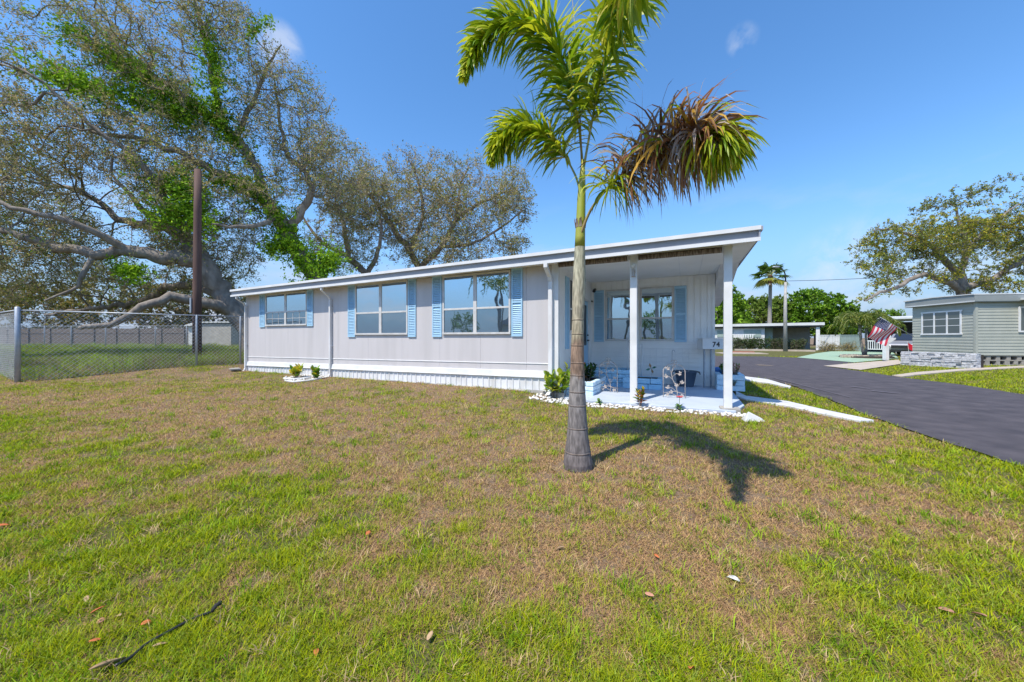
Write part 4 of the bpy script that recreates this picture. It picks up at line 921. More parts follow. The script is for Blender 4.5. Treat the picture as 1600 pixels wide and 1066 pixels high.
# tree B: vine clad trunk behind the roof
bB=(Q(520,560,18.5)[0],18.5,0)
tB,PB_,rB,bbB=oak('tall oak with green vines on its leaning trunk, behind the left part of the roof',bB,[
 ([bB,Q(512,470,18.5),Q(490,428,18.5),Q(470,400,18.4),Q(448,365,18.2),Q(432,338,18.1),Q(415,312,18)],.46,.30),
 ([Q(448,365,18.2),Q(470,330,18.4),Q(487,300,18.6),Q(478,270,18.6),Q(450,245,18.6),Q(440,200,18.6),Q(430,130,18.6)],.22,.05),
 ([Q(415,312,18),Q(385,290,17.6),Q(345,272,17.2),Q(300,248,16.8),Q(250,228,16.4),Q(195,212,16),Q(140,205,15.6)],.24,.06),
 ([Q(415,312,18),Q(395,255,18),Q(370,215,17.8),Q(345,190,17.5),Q(335,130,17.2),Q(320,60,17),Q(300,-20,17)],.22,.05),
 ([Q(345,190,17.5),Q(290,150,17),Q(230,110,16.6),Q(170,60,16.2),Q(120,20,16)],.15,.04),
 ([Q(432,338,18.1),Q(410,350,17),Q(370,355,16),Q(330,350,15.2)],.13,.04),
 ([Q(370,215,17.8),Q(400,150,18),Q(420,100,18.2),Q(440,70,18.2)],.12,.03)],
 [(700,Q(290,110,17.2),(4.6,3,3.6),.2),(430,Q(455,200,18.6),(2.4,2.4,3.9),.2),(350,Q(520,270,19),(2.0,2.4,2.4),.2),(260,Q(150,60,16),(4.2,2.6,2.4),.3),(300,Q(360,300,17.6),(3.4,2.5,2.2),.2),(220,Q(330,20,17),(1.9,1.9,2.0),.2)],
 202,dict(nt=5,tl=.5,tw=.016,lpt=5,ls=.10,cols=OL,twc=(.38,.32,.23)))
def vine(tree,P,rad,b,paths,seed,n=11000,spread=.35):
    r=np.random.default_rng(seed); pts=[]
    for path,w,cnt in paths:
        q=np.array([tuple(v) for v in bez([rel(p,b) for p in path],40)]); k=r.integers(0,41,cnt); dr=r.normal(0,1,(cnt,3)); pts.append(q[k]+dr*w*r.random((cnt,1))+np.array([0,0,-.1])*np.abs(r.normal(0,1,(cnt,1))))
    pts=np.concatenate(pts); twigs_leaves('vine',pts,tree,seed,nt=3,tl=.22,tw=.006,lpt=3,ls=.15,cols=[(.13,.27,.012),(.24,.43,.02),(.36,.56,.03),(.17,.34,.02)],twc=(.1,.14,.03),m=M['leaf'])
vine(tB,PB_,rB,bbB,[([Q(512,470,18.3),Q(490,428,18.3),Q(470,400,18.2),Q(448,365,18),Q(425,325,17.9)],.55,1000),([Q(415,312,18),Q(385,290,17.5),Q(330,280,17)],.5,420),([Q(395,255,18),Q(345,190,17.4),Q(340,120,17),Q(325,50,17)],.6,500),([Q(345,190,17.3),Q(270,150,16.8),Q(210,110,16.4),Q(100,40,16)],.75,1000),([Q(300,190,16.8),Q(230,160,16.4),Q(130,130,16)],.6,420),([Q(505,415,18.4),Q(520,400,18.4)],.5,260),([Q(380,60,17.4),Q(420,30,17.6)],.3,50),([Q(455,380,18),Q(420,385,17.6)],.4,160)],301)
vine(tA,PA,rA,bbA,[([Q(318,350,15.5),Q(290,330,15.6),Q(250,335,15.4)],.6,300),([Q(310,300,16),Q(260,290,16)],.7,260),([Q(190,420,15),Q(215,425,15)],.4,120),([Q(60,110,14.5),Q(150,140,14.6)],.5,200)],302)
# tree C: pale oak behind the roof centre
bC=(Q(648,545,25)[0],25,0)
oak('wide half bare oak crown rising behind the middle of the roof',bC,[
 ([bC,Q(650,470,25),Q(652,420,25),Q(640,390,25)],.32,.20),
 ([Q(652,420,25),Q(690,385,24.6),Q(712,345,24.4),Q(745,320,24),Q(790,300,24)],.22,.05),
 ([Q(640,390,25),Q(610,350,25),Q(590,320,25.4),Q(560,290,25.6)],.22,.05),
 ([Q(640,390,25),Q(660,340,25),Q(655,290,25),Q(640,250,25)],.16,.04),
 ([Q(690,385,24.6),Q(740,380,24),Q(790,350,23.6),Q(815,330,23.6)],.12,.04),
 ([Q(712,345,24.4),Q(720,290,24.6),Q(735,255,24.6)],.10,.03)],
 [(800,Q(655,318,25),(4.3,3.4,3.7),.1),(560,Q(755,320,24.4),(3.5,2.6,3.2),.2),(300,Q(575,330,25),(2.6,2.6,3.0),.3),(260,Q(797,315,24),(1.8,1.8,2.3),.1),(180,Q(800,372,24),(1.1,1.5,1.7),.2),(320,Q(690,390,24.5),(4.2,2.4,1.5),.1)],
 404,dict(nt=4,tl=.6,tw=.022,lpt=5,ls=.13,cols=OL[:6]+[(.16,.16,.05)],twc=(.38,.32,.23)),thr=.12)
bC2=(Q(572,545,23)[0],23,0)
oak('slim bare limbed oak between the vine clad oak and the wide oak behind the roof',bC2,[
 ([bC2,Q(575,470,23),Q(572,430,23),Q(545,400,23),Q(540,370,23),Q(530,330,23)],.30,.10),
 ([Q(572,430,23),Q(592,390,23),Q(596,350,23),Q(590,320,23)],.16,.05),
 ([Q(545,400,23),Q(505,380,23),Q(480,350,23),Q(470,330,23)],.13,.04)],
 [(560,Q(530,310,23),(3.0,2.4,3.9),.1),(160,Q(520,400,22.6),(3.2,2,1.2),.2)],
 505,dict(nt=4,tl=.55,tw=.02,lpt=5,ls=.12,cols=OL[:5],twc=(.38,.32,.23)))
# right oak behind the sage house
GC=[(.34,.33,.04),(.44,.38,.04),(.20,.26,.04),(.48,.40,.05),(.26,.30,.06),(.16,.20,.04),(.32,.30,.12)]
bR=(Q(1515,545,34)[0],34,0)
oak('spreading yellow green live oak towering behind the sage green mobile home',bR,[
 ([bR,Q(1512,490,34),Q(1503,455,34),Q(1500,430,34)],.62,.36),
 ([Q(1503,455,34),Q(1480,440,33.6),Q(1440,430,33),Q(1400,450,32.5),Q(1370,460,32),Q(1350,470,32)],.3,.06),
 ([Q(1500,430,34),Q(1470,400,34),Q(1440,375,34),Q(1400,360,34),Q(1365,360,34)],.3,.06),
 ([Q(1500,430,34),Q(1510,390,34),Q(1500,350,34),Q(1490,320,34)],.26,.06),
 ([Q(1512,450,34),Q(1560,430,34),Q(1610,400,34),Q(1660,380,34)],.32,.08),
 ([Q(1510,390,34),Q(1550,350,34),Q(1590,320,34)],.22,.06)],
 [(560,Q(1420,400,34),(4.8,4,3.6),.2),(560,Q(1500,360,34),(4.6,4,3.8),.2),(620,Q(1595,345,34),(5.0,4,4.2),.2),(420,Q(1580,430,33),(6.4,4,2.0),.2),(200,Q(1370,440,33),(2.0,2,2.6),.2),(200,Q(1650,380,34),(4,4,4),.2)],
 606,dict(nt=6,tl=.6,tw=.03,lpt=8,ls=.18,cols=GC),seg=.5,thr=.47)
# far bushy green trees
GB=[(.11,.22,.015),(.16,.32,.02),(.22,.40,.03),(.08,.17,.012),(.27,.44,.035),(.19,.32,.03)]
def bushy(label,px,pyb,Yd,blobs,seed,cols=GB,ls=.42,nt=8,lpt=10,cat='tree',name='bushy_tree',group='green trees far down the road',tl=.7):
    b=(Q(px,pyb,Yd)[0],Yd,0.0)
    oak(label,b,[([b,(b[0],Yd,2.0),(b[0]+.3,Yd,blobs[0][1][2]*.7)],.35,.15)],blobs,seed,dict(nt=nt,tl=tl,tw=.03,lpt=lpt,ls=ls,cols=cols,m=M['leaf']),cat=cat,name=name,seg=.8,group=group)
bushy('dense round green tree behind the white carport house, right of the tall fan palm',1275,545,60,[(420,Q(1272,492,60),(6.2,4,4.2),.5),(140,Q(1310,505,60),(3,3,2.6),.5),(120,Q(1240,505,60),(3,3,2.6),.5)],701)
bushy('mid green feathery tree behind the white carport house, left of the tall fan palm',1180,545,62,[(330,Q(1180,497,62),(5.6,4,3.8),.5),(130,Q(1215,497,62),(3.4,3,3.6),.5)],702,cols=[(.16,.25,.03),(.22,.31,.05),(.13,.20,.02),(.27,.32,.08)])
bushy('bright green tree seen between the porch wall and the corner post',1130,545,45,[(260,Q(1125,492,45),(3.2,3,3.6),.4)],703)
bushy('dark green tree between the round tree and the shaggy palm',1330,545,64,[(160,Q(1330,518,64),(4.4,3,2.4),.5)],704)
bushy('small round topped tree left of the sage house roof',1385,545,58,[(140,Q(1383,497,58),(1.9,1.9,1.3),.5)],705,ls=.25)
# undergrowth beyond the field fence, left
YB=[(.32,.25,.06),(.22,.22,.05),(.38,.28,.09),(.14,.18,.03),(.27,.20,.10)]
for i,(px,py,rx,rzh,lab,cl) in enumerate(((70,470,4.8,2.6,'olive bush leftmost beyond the brown field fence',YB),(170,462,5.0,3.0,'yellowing bushy tree beyond the brown field fence behind the oak limbs',YB),(255,470,4.6,2.6,'ochre bushy tree beyond the field fence left of the utility pole',YB),(330,465,4.6,3.2,'grey green bushy tree beyond the shed right of the utility pole',[(.16,.16,.07),(.12,.14,.05),(.2,.17,.1)]),(-20,440,4.5,4,'green bushy tree at the far left beyond the corner of the fence',YB))):
    bushy(lab,px,545,42,[(200,Q(px,py+14,42),(rx,3,rzh+.9),.2)],720+i,cols=cl,ls=.30,nt=6,lpt=7,name='bushy_tree',group='bushes beyond the field fence')

# ------------------------------------------------------------------ utility pole, fences, shed
x,y,_=PZ(308,566,14.2); z0=gzf(x,y)
pl_=thing('utility_pole','dark brown wooden utility pole standing behind the chain link fence','utility pole',(x,y,z0-.05))
MB().tube([(0,0,0),(0,0,3),(.02,0,6),(.03,0,7.7)],[.15,.14,.125,.115],18).build('pole_shaft',M['pole'],pl_,smooth=True)
MB().box(-.16,-.10,-.16,.0,2.0,2.6).tube([(-.16,0,0),(-.15,0,2.0)],.02,8).tube([(-.145,-.03,2.6),(-.12,0,7)],.008,5).build('meter_conduit',M['galv'],pl_)
def chain(name,label,A,B,h,posts,rmesh=.0036,cell=.115,big=None,mats=None,cat='fence'):
    A=Vector(A);B=Vector(B); L_=(B-A).length; ang=math.atan2(B.y-A.y,B.x-A.x); zA=gzf(A.x,A.y); zB=gzf(B.x,B.y)
    t_=thing(name,label,cat,(A.x,A.y,0),ang)
    gl=lambda s: gzf(A.x+(B.x-A.x)*s/L_,A.y+(B.y-A.y)*s/L_)
    tz=lambda s: h
    V=[];F=[]; hh=h-.04; o=0
    def strip(p,q):
        nonlocal o
        d=(q-p).normalized(); n_=Vector((0,1,0)); a=d.cross(n_).normalized()*rmesh; c=n_*rmesh
        for e in (p,q):
            V.extend([tuple(e+a),tuple(e+c),tuple(e-a),tuple(e-c)])
        for k in range(4): F.append((o+k,o+(k+1)%4,o+4+(k+1)%4,o+4+k))
        o+=8
    s=-hh
    while s<L_:
        for sg in (1,-1):
            x0=s; x1=s+hh; z0_,z1_=(.02,hh) if sg>0 else (hh,.02)
            p=Vector((x0,0,z0_)); q=Vector((x1,0,z1_))
            if x0<0: f=(0-x0)/(x1-x0); p=p.lerp(q,f)
            if x1>L_: f=(L_-x0)/(x1-x0); q=Vector((x0,0,z0_)).lerp(Vector((x1,0,z1_)),f)
            if p.x<q.x-.001: strip(p,q)
        s+=cell
    np_mesh('wire_mesh',V,F,M['galv'],t_)
    MB().tube([(0,0,h),(L_,0,h)],.021,10).build('top_rail',M['galv'],t_,smooth=True)
    for i,sp_ in enumerate(posts):
        r0=big if (big and i==0) else .03
        MB().tube([(sp_,0,-.05),(sp_,0,h+(.08 if r0>.03 else 0)),(sp_,0,h+(.10 if r0>.03 else .02))],[r0,r0,r0*.4],14).build('post',M['galv'],t_,smooth=True)
    return t_
FA=(-13.79,9.96,0); FB=(-9.75,13.15,0)
chain('chain_link_fence','galvanised chain link fence running from the thick corner post to the house',FA,FB,2.02,[0,3.75,4.95],big=.055)
chain('chain_link_fence','galvanised chain link fence turning away left from the thick corner post',(-13.9,10.02,0),(-19.5,12.9,0),2.02,[3.0,6.2],cell=.115,rmesh=.0028)
chain('chain_link_fence','second distant chain link fence across the middle of the field',(*[q for q in Q(-80,540,28)[:2]],0),(*[q for q in Q(330,540,27)[:2]],0),2.15,[3,5.6,8,10.2,13,17,19.5],cell=.16,rmesh=.004)
# brown wooden fence
A=Vector(Q(-120,540,37)[:2]); B=Vector(Q(315,540,35)[:2]); L_=(B-A).length
t_=thing('wooden_fence','long brown board fence at the far side of the field','fence',(A.x,A.y,.2),math.atan2(B.y-A.y,B.x-A.x))
m=MB(); s=0
while s<L_: m.box(s,s+.145,0,.03,0,1.98+random.uniform(-.02,.02)); s+=.15
m.build('boards',M['fencewood'],t_)
mp_=MB()
for s in np.arange(0,L_,2.4): mp_.box(s,s+.1,-.1,-.002,0,2.05)
mp_.box(0,L_,-.04,-.003,.4,.5).box(0,L_,-.04,-.003,1.5,1.6); mp_.build('rails',M['fencewood'],t_)
# shed
x,y,_=PZ(348,545,31); sh_=thing('shed','pale beige flat roofed shed beyond the utility pole','shed',(x,y,.2),-.12)
MB().box(-1.0,2.0,-1.2,1.2,0,2.25).build('walls',M['shedw'],sh_); MB().box(-2.1,-1.0,-1.1,1.2,0,2.0).build('side_bay',M['farwhite'],sh_)
MB().prism([(-2.2,2.02),(-1.01,2.02),(-1.01,2.3),(2.1,2.3),(2.1,2.4),(-1.1,2.4),(-2.2,2.12)],-1.35,1.3,'y').build('roof',M['farwhite'],sh_)

# ------------------------------------------------------------------ sage mobile home on the right
ca=math.atan2(-.128,.992); cx,cy=G(1524.5,571); 
SH=thing('mobile_home','sage green mobile home with lap siding and triple window on the right','mobile home',(cx,cy,0),ca)
# local +x along long wall (right), +y back
def lap(mb,fn,z0,z1,st=.14):
    z=z0
    while z<z1-.01:
        fn(z,min(z+st,z1)); z+=st
D=2.9; ZB=.46; ZT=2.88
m=MB()
lap(m,lambda a,b_: m.prism([(-.0,a),(-.022,a),(-.006,b_-.004),(0,b_-.004)],.0,9.0,'x'),ZB,ZT)
m.box(0.02,9,.0,D,ZB,ZT-.02); m.build('long_wall',M['sage'],SH)
m=MB(); lap(m,lambda a,b_: m.prism([(0,a),(-.022,a),(-.006,b_-.004),(0,b_-.004)],.0,D,'y'),ZB,ZT); m.box(-.0,.018,.01,D,ZB,ZT-.03); m.build('end_wall',M['sage'],SH)
MB().box(-.035,.06,-.035,.06,ZB,ZT).build('corner_trim',M['sage'],SH)
m=MB(); m.prism([(-.14,2.86),(-.16,2.90),(-.16,3.16),(-.13,3.20),(1.6,3.24),(D+.2,3.2),(D+.2,2.86)],-.20,9.2,'x'); m.build('roof',M['sagedk'],SH)
MB().prism([(-.17,3.19),(-.17,3.24),(1.6,3.28),(D+.25,3.24),(D+.25,3.19),(1.6,3.243),(-.13,3.203)],-.24,9.25,'x').box(-.23,-.205,-.165,D+.2,2.88,2.93).build('roof_edge',M['farwhite'],SH)
m=MB(); m.box(1.55,7,-1.4,-.165,2.93,3.02).box(1.5,7,-1.45,-1.4,2.88,3.06).build('awning',M['farwhite'],SH)
# triple window on end wall
m=MB(); y0,y1,z0,z1=.57,2.36,1.47,2.50
m.box(-.05,-.023,y0-.07,y1+.07,z1,z1+.07).box(-.06,-.023,y0-.07,y1+.07,z0-.07,z0)
w3=(y1-y0)/3
for k in range(4): m.box(-.05,-.023,y0+k*w3-.035,y0+k*w3+.035,z0,z1)
for k in range(3):
    for zz in (.36,.68): m.box(-.042,-.024,y0+k*w3+.035,y0+(k+1)*w3-.035,z0+(z1-z0)*zz-.012,z0+(z1-z0)*zz+.012)
wf=m.build('window',M['white'],SH)
pg=glass('jalousie_glass',(.07,.08,.07),.10,(.8,.9,.9))
for k in range(3): MB().box(-.034,-.024,y0+k*w3+.035,y0+(k+1)*w3-.035,z0,z1).build('pane',pg,wf)
m=MB(); m.box(1.62,2.6,-.06,-.023,1.5,1.57).box(1.62,2.6,-.06,-.023,2.58,2.65).box(1.62,1.69,-.06,-.023,1.57,2.58).box(2.53,2.6,-.06,-.023,1.57,2.58)
wf=m.build('window',M['white'],SH); MB().box(1.69,2.53,-.045,-.024,1.57,2.58).build('pane',pg,wf)
m=MB()
x=.0
m.box(.02,9,.02,.22,.0,.05).box(.02,9,.02,.22,.205,.255).box(.02,9,.02,.22,.41,.46)
for row in range(2):
    x=.02 if row else .12
    while x<9:
        z=.04+row*.205; w=random.uniform(.10,.2); m.box(x,x+w,.025,.215,z,z+.175); x+=w+random.uniform(.13,.26)
m.build('block_foundation',M['cbl'],SH); MB().box(.02,.2,.31,D,0,ZB-.01).build('end_foundation',M['cbl'],SH); MB().box(.21,9,.3,D,0,ZB).build('crawl_space',M['dark'],SH)
# white stone wall in front of its end
a0=G(1526,577); a1=G(1407,570.5); A=Vector(a1);B=Vector(a0); L_=(B-A).length
t_=thing('stone_wall','low white painted rough stone wall before the end of the sage green home','wall',(A.x,A.y,0),math.atan2(B.y-A.y,B.x-A.x))
m=MB(); hh=.62; z=0
while z<hh:
    ch=random.uniform(.05,.09); x=0
    while x<L_:
        w=random.uniform(.12,.38); m.box(x+.004,min(x+w,L_)-.004,random.uniform(-.05,.02),.3,z+.003,min(z+ch,hh+.03)-.004,.006); x+=w
    z+=ch
m.build('stone_courses',M['stonew'],t_,bevel=.008); MB().box(.02,L_-.02,.04,.55,0,hh-.06).build('earth_fill',M['soil'],t_)

# ------------------------------------------------------------------ flag, car, carport beyond
p1=Vector(Q(1377,497,18)); p2=Vector(Q(1403,512,18)); p3=Vector(Q(1354,526,18.3)); 
fl=thing('flag','American flag with red and white stripes and starred blue canton hanging from a slanted pole','flag',tuple(p1))
hv=p2-p1; fv=p3-p1; NS=13; NF=24
def fp(a,b_): # a along hoist 0..1, b along fly
    w=.07*math.sin(b_*6+a*5)*b_**.5+.03*math.sin(a*8+b_*3); droop=Vector((0.02*a*b_,0,.02*a*b_)); return hv*a+fv*b_+Vector((.03*math.sin(a*7)*b_,w,.035*math.sin(b_*5+a*6)*b_))+droop
m=MB(); mi=[]
for i in range(NS):
    for j in range(NF):
        cant=(i<7 and j<NF*.4); mi.append(2 if cant else (0 if i%2==0 else 1)); a0_,a1_=i/NS,(i+1)/NS; b0_,b1_=j/NF,(j+1)/NF
        m.quad(tuple(fp(a0_,b0_)),tuple(fp(a1_,b0_)),tuple(fp(a1_,b1_)),tuple(fp(a0_,b1_)))
for r_ in range(9):
    for c_ in range(6 if r_%2==0 else 5):
        a_=(r_+1)/10*7/13; b_=((c_+.5 if r_%2==0 else c_+1)/6)*.4; c=fp(a_,b_)+Vector((0,-.02,0)); pts=[]
        for k in range(10):
            q=k*math.pi/5; rr=.022 if k%2==0 else .009; pts.append((c.x+math.sin(q)*rr,c.y,c.z+math.cos(q)*rr))
        m.quad(*pts); mi.append(1)
o=m.build('cloth',M['fl_r'],fl); o.data.materials.append(M['fl_w']); o.data.materials.append(M['fl_b']); o.data.polygons.foreach_set('material_index',mi)
md=o.modifiers.new('t','SOLIDIFY'); md.thickness=.004
e=hv.normalized(); MB().tube([tuple(-e*.08),tuple(hv+e*.9)],.016,8).build('flag_pole',M['galv'],fl,smooth=True)
x,y=G(1383,568,0); x,y,_=Q(1384,560,19.5)
t_=thing('post','short white post with a wide cap under the flag','post',(x,y,.03))
MB().box(-.09,.09,-.09,.09,0,.95).build('shaft',M['white'],t_); MB().prism([(-.13,.95),(.13,.95),(.45,1.15),(.45,1.22),(-.13,1.22)],-.1,.1,'y').build('cap',M['white'],t_)
# silver car, mostly hidden by the sage home
x,y,_=Q(1432,555,25); car=thing('parked_car','silver car parked under the carport beyond the flag, nose to the left','car',(x-.45,y,.03),math.pi+.55)
# local x forward
prof=[(2.25,.35),(2.3,.6),(2.15,.82),(1.2,.98),(.35,1.48),(-1.3,1.52),(-2.1,1.08),(-2.3,.95),(-2.3,.35)]
body=MB(); b0=0
rows=[]
for yy,sc in ((-.88,.93),(-.80,1.0),(.80,1.0),(.88,.93)):
    rows.append([(px_*(1 if sc==1 else .985),yy*(1 if z_<1.0 else .84),z_*(1 if sc==1 or z_>1 else .99)) for px_,z_ in prof])
for r_ in rows: body.v+=r_
k=len(prof)
for i in range(3):
    for j in range(k): body.f.append((i*k+j,i*k+(j+1)%k,(i+1)*k+(j+1)%k,(i+1)*k+j))
body.f.append(tuple(range(k))); body.f.append(tuple(reversed(range(3*k,4*k))))
body=body.build('body',M['silver'],car,bevel=.03)
MB().quad((1.12,-.66,1.03),(1.12,.66,1.03),(.42,.60,1.47),(.42,-.60,1.47)).build('windscreen',M['glassdark'],car)
car.children[-1].location=(.03,0,.03)
for sg in (-1,1):
    MB().quad((.95,sg*.77,1.0),(.30,sg*.752,1.42),(-1.2,sg*.752,1.44),(-1.7,sg*.77,1.06)).build('side_window',M['glassdark'],car,loc=(0,sg*.02,0))
    MB().box(2.12,2.32,min(sg*.5,sg*.8),max(sg*.5,sg*.8),.66,.78).build('headlight',mat('headlight',(.8,.8,.8),.1,(.7,.7,.7),9) if sg<0 else bpy.data.materials['headlight'],car,bevel=.02)
    for xx in (1.4,-1.4):
        wh=MB().tube([(0,-.11,0),(0,-.09,0),(0,.09,0),(0,.11,0)],[.29,.33,.33,.29],24).build('wheel',M['rubber'],car,loc=(xx,sg*.80,.33)); MB().tube([(0,-.115,0),(0,.115,0)],.2,16).build('rim',M['galv'],wh)
MB().box(2.24,2.33,-.45,.45,.5,.72).box(2.26,2.36,-.8,.8,.3,.42).build('grille',M['black'],car)
x,y,_=Q(1421,548,22); t_=thing('small_flag','small red flag on a stick beside the silver car','flag',(x,y,.03))
MB().tube([(0,0,0),(-.12,0,1.0)],.01,6).build('stick',M['white'],t_)
m=MB()
for k in range(6): a=k/6;b_=(k+1)/6; f_=lambda s,w:(-.1+s*.42,.03*math.sin(s*6),.95-s*.28-w*.36); m.quad(f_(a,0),f_(b_,0),f_(b_,1),f_(a,1))
m.build('cloth',M['red'],t_)
# neighbour carport home behind the flag
x,y,_=Q(1352,548,30); t_=thing('carport_home','low white home with dark open carport and white rails behind the flag','house',(x,y,.0),-.80)
MB().box(.0,7,3.2,7,0,2.6).build('walls',M['dark'],t_)  # walls coloured near-black to give the shaded carport interior
MB().prism([(-.5,2.75),(-.5,2.9),(3,3.1),(7.2,3.0),(7.2,2.8),(3,2.7)],-.3,7.2,'x').build('roof',M['farwhite'],t_)
for s in (0,1.35,1.75,3.4): MB().box(s,s+.13,-.1,.05,0,2.8).build('column',M['white'],t_)
m=MB(); m.box(0,3.4,-.12,-.06,.95,1.03).box(0,3.4,-.12,-.06,.28,.34)
for s in np.arange(.15,3.4,.13): m.box(s,s+.045,-.11,-.07,.34,.95)
m.build('railing',M['white'],t_)

# ------------------------------------------------------------------ far white carport house, hedges
x0,y0,_=Q(1105,546,42); x1,y1,_=Q(1282,548,36)
A=Vector((x0,y0));B=Vector((x1,y1)); L_=(B-A).length
t_=thing('carport_house','long low white mobile home with flat roof and open carport end, far across the road','house',(A.x,A.y,0),math.atan2(B.y-A.y,B.x-A.x))
MB().box(0,L_-4.6,.25,5,0,2.35).build('walls',M['farwhite'],t_); MB().box(L_-4.6,L_-.6,3.4,5,0,2.35).build('carport_wall',M['shedw'],t_)
MB().box(L_-4.59,L_-3.9,1.18,3.4,0,2.35).build('dark_panel',M['vinyl'],t_)
MB().box(-1,L_+.3,-.3,5.2,2.52,2.80).build('roof',M['farwhite'],t_); MB().box(-1,L_+.1,-.15,5.0,2.36,2.518).build('soffit_shadow_board',M['black'],t_)  # black slab puts the shadow under the roof into colour
MB().box(L_-.35,L_-.05,-.05,.2,0,2.36).build('column',M['white'],t_)
m=MB()
for s in np.arange(1,L_-5.5,2.6): MB().box(s,s+1.6,.19,.248,1.35,2.1).build('window',M['vinyl'],t_)
m=MB()
for s in np.arange(2.0,4.6,.22): m.box(s,s+.10,-.25,-.18,.9,1.6)
m.box(1.9,4.7,-.24,-.17,1.6,1.66).box(1.9,4.7,-.24,-.17,.85,.9); m.build('scroll_rail',M['white'],t_)
# hedges: each a block of leaf clusters
def hedge(label,xa,xb,Yd,h,d,seed):
    a=Q(xa,540,Yd);b_=Q(xb,540,Yd-1.2); n=int((xb-xa)*5); r=np.random.default_rng(seed); s=r.random((n,1)); base=np.array([a[0],a[1],0])
    P=(np.array([b_[0]-a[0],b_[1]-a[1],0])*s); P[:,1]+=r.uniform(-d/2,d/2,n); P[:,2]=r.uniform(.1,h-.15,n)
    t_=thing('hedge',label,'hedge',tuple(base),0,'clipped hedges before the far white home')
    twigs_leaves('foliage',P,t_,seed,nt=4,tl=.25,tw=.02,lpt=6,ls=.13,cols=[(.04,.08,.02),(.06,.11,.03),(.12,.15,.06),(.16,.15,.10)],m=M['leaf'])
    m=MB(); 
    for k in range(6): q=np.array([b_[0]-a[0],b_[1]-a[1]])*(k+.5)/6; m.tube([(q[0],q[1],-.05),(q[0],q[1],h*.7)],.03,5)
    m.build('stem',M['bark'],t_)
hedge('clipped dark hedge left of the tall fan palm trunk',1146,1200,37,1.25,.8,801)
hedge('clipped dark hedge between the fan palm and the street lamp',1205,1228,36,1.25,.8,802)
hedge('green clipped hedge just right of the street lamp',1234,1256,34.5,1.15,.8,803)
x0,y0,_=Q(1140,545,36); x1,y1,_=Q(1262,545,33); A=Vector((x0,y0));B=Vector((x1,y1)); L_=(B-A).length
o=MB().box(0,L_,-.1,.1,0,.16).build('low_edging_wall',M['tan']); o.location=(x0,y0-.8,0); o.rotation_euler=(0,0,math.atan2(B.y-A.y,B.x-A.x)); tag(o,'low pale edging wall along the far hedges','wall')
o=MB().box(0,3.2,-1.2,.3,0,.06).build('paved_strip',M['tan']); x,y,_=Q(1120,553,29); o.location=(x,y,.0); o.rotation_euler=(0,0,-.2); tag(o,kind='structure')
o=MB().box(0,1.6,-.4,.4,0,.10,.03).build('brick_ramp',mat('brick_red',(.35,.13,.08),.8,(.28,.10,.06),8)); x,y,_=Q(1143,552,30); o.location=(x,y,.0); o.rotation_euler=(0,0,-.5); tag(o,'red brick strip across the road left of the fan palm','paving')
# white panel fence and vinyl green fence
def panel(name,label,pxa,pxb,Ya,Yb,h,ml):
    A=Vector(Q(pxa,540,Ya)[:2]);B=Vector(Q(pxb,540,Yb)[:2]); L_=(B-A).length
    t_=thing(name,label,'fence',(A.x,A.y,0),math.atan2(B.y-A.y,B.x-A.x)); m=MB(); s=0
    while s<L_-.01: m.box(s,min(s+.19,L_),0,.03,.05,h); s+=.2
    m.build('boards',ml,t_); m=MB()
    for s in np.arange(0,L_+.1,2.2): m.box(s-.06,s+.06,-.05,-.002,0,h+.12)
    m.box(0,L_,-.03,-.003,h-.04,h+.04); m.build('frame',ml,t_)
panel('panel_fence','white panel fence right of the far carport column',1280,1312,36,35,1.5,M['farwhite'])
panel('panel_fence','grey green panel fence behind the shaggy palm',1313,1347,35,33,1.5,M['vinyl'])
for i,(a,b_,lab) in enumerate(((1287,1302,'straw coloured bush left of the grey green fence'),(1318,1332,'dry ochre bush before the grey green fence'))):
    p=Q((a+b_)/2,548,32.5); r=np.random.default_rng(900+i); P=r.normal(0,.33,(70,3)); P[:,2]=np.abs(P[:,2])*.9+.1; t_=thing('dry_bush',lab,'bush',(p[0],p[1],0),0)
    twigs_leaves('foliage',P,t_,900+i,nt=5,tl=.35,tw=.015,lpt=4,ls=.1,cols=[(.32,.26,.12),(.22,.20,.07),(.38,.30,.16)],m=M['leaf'])

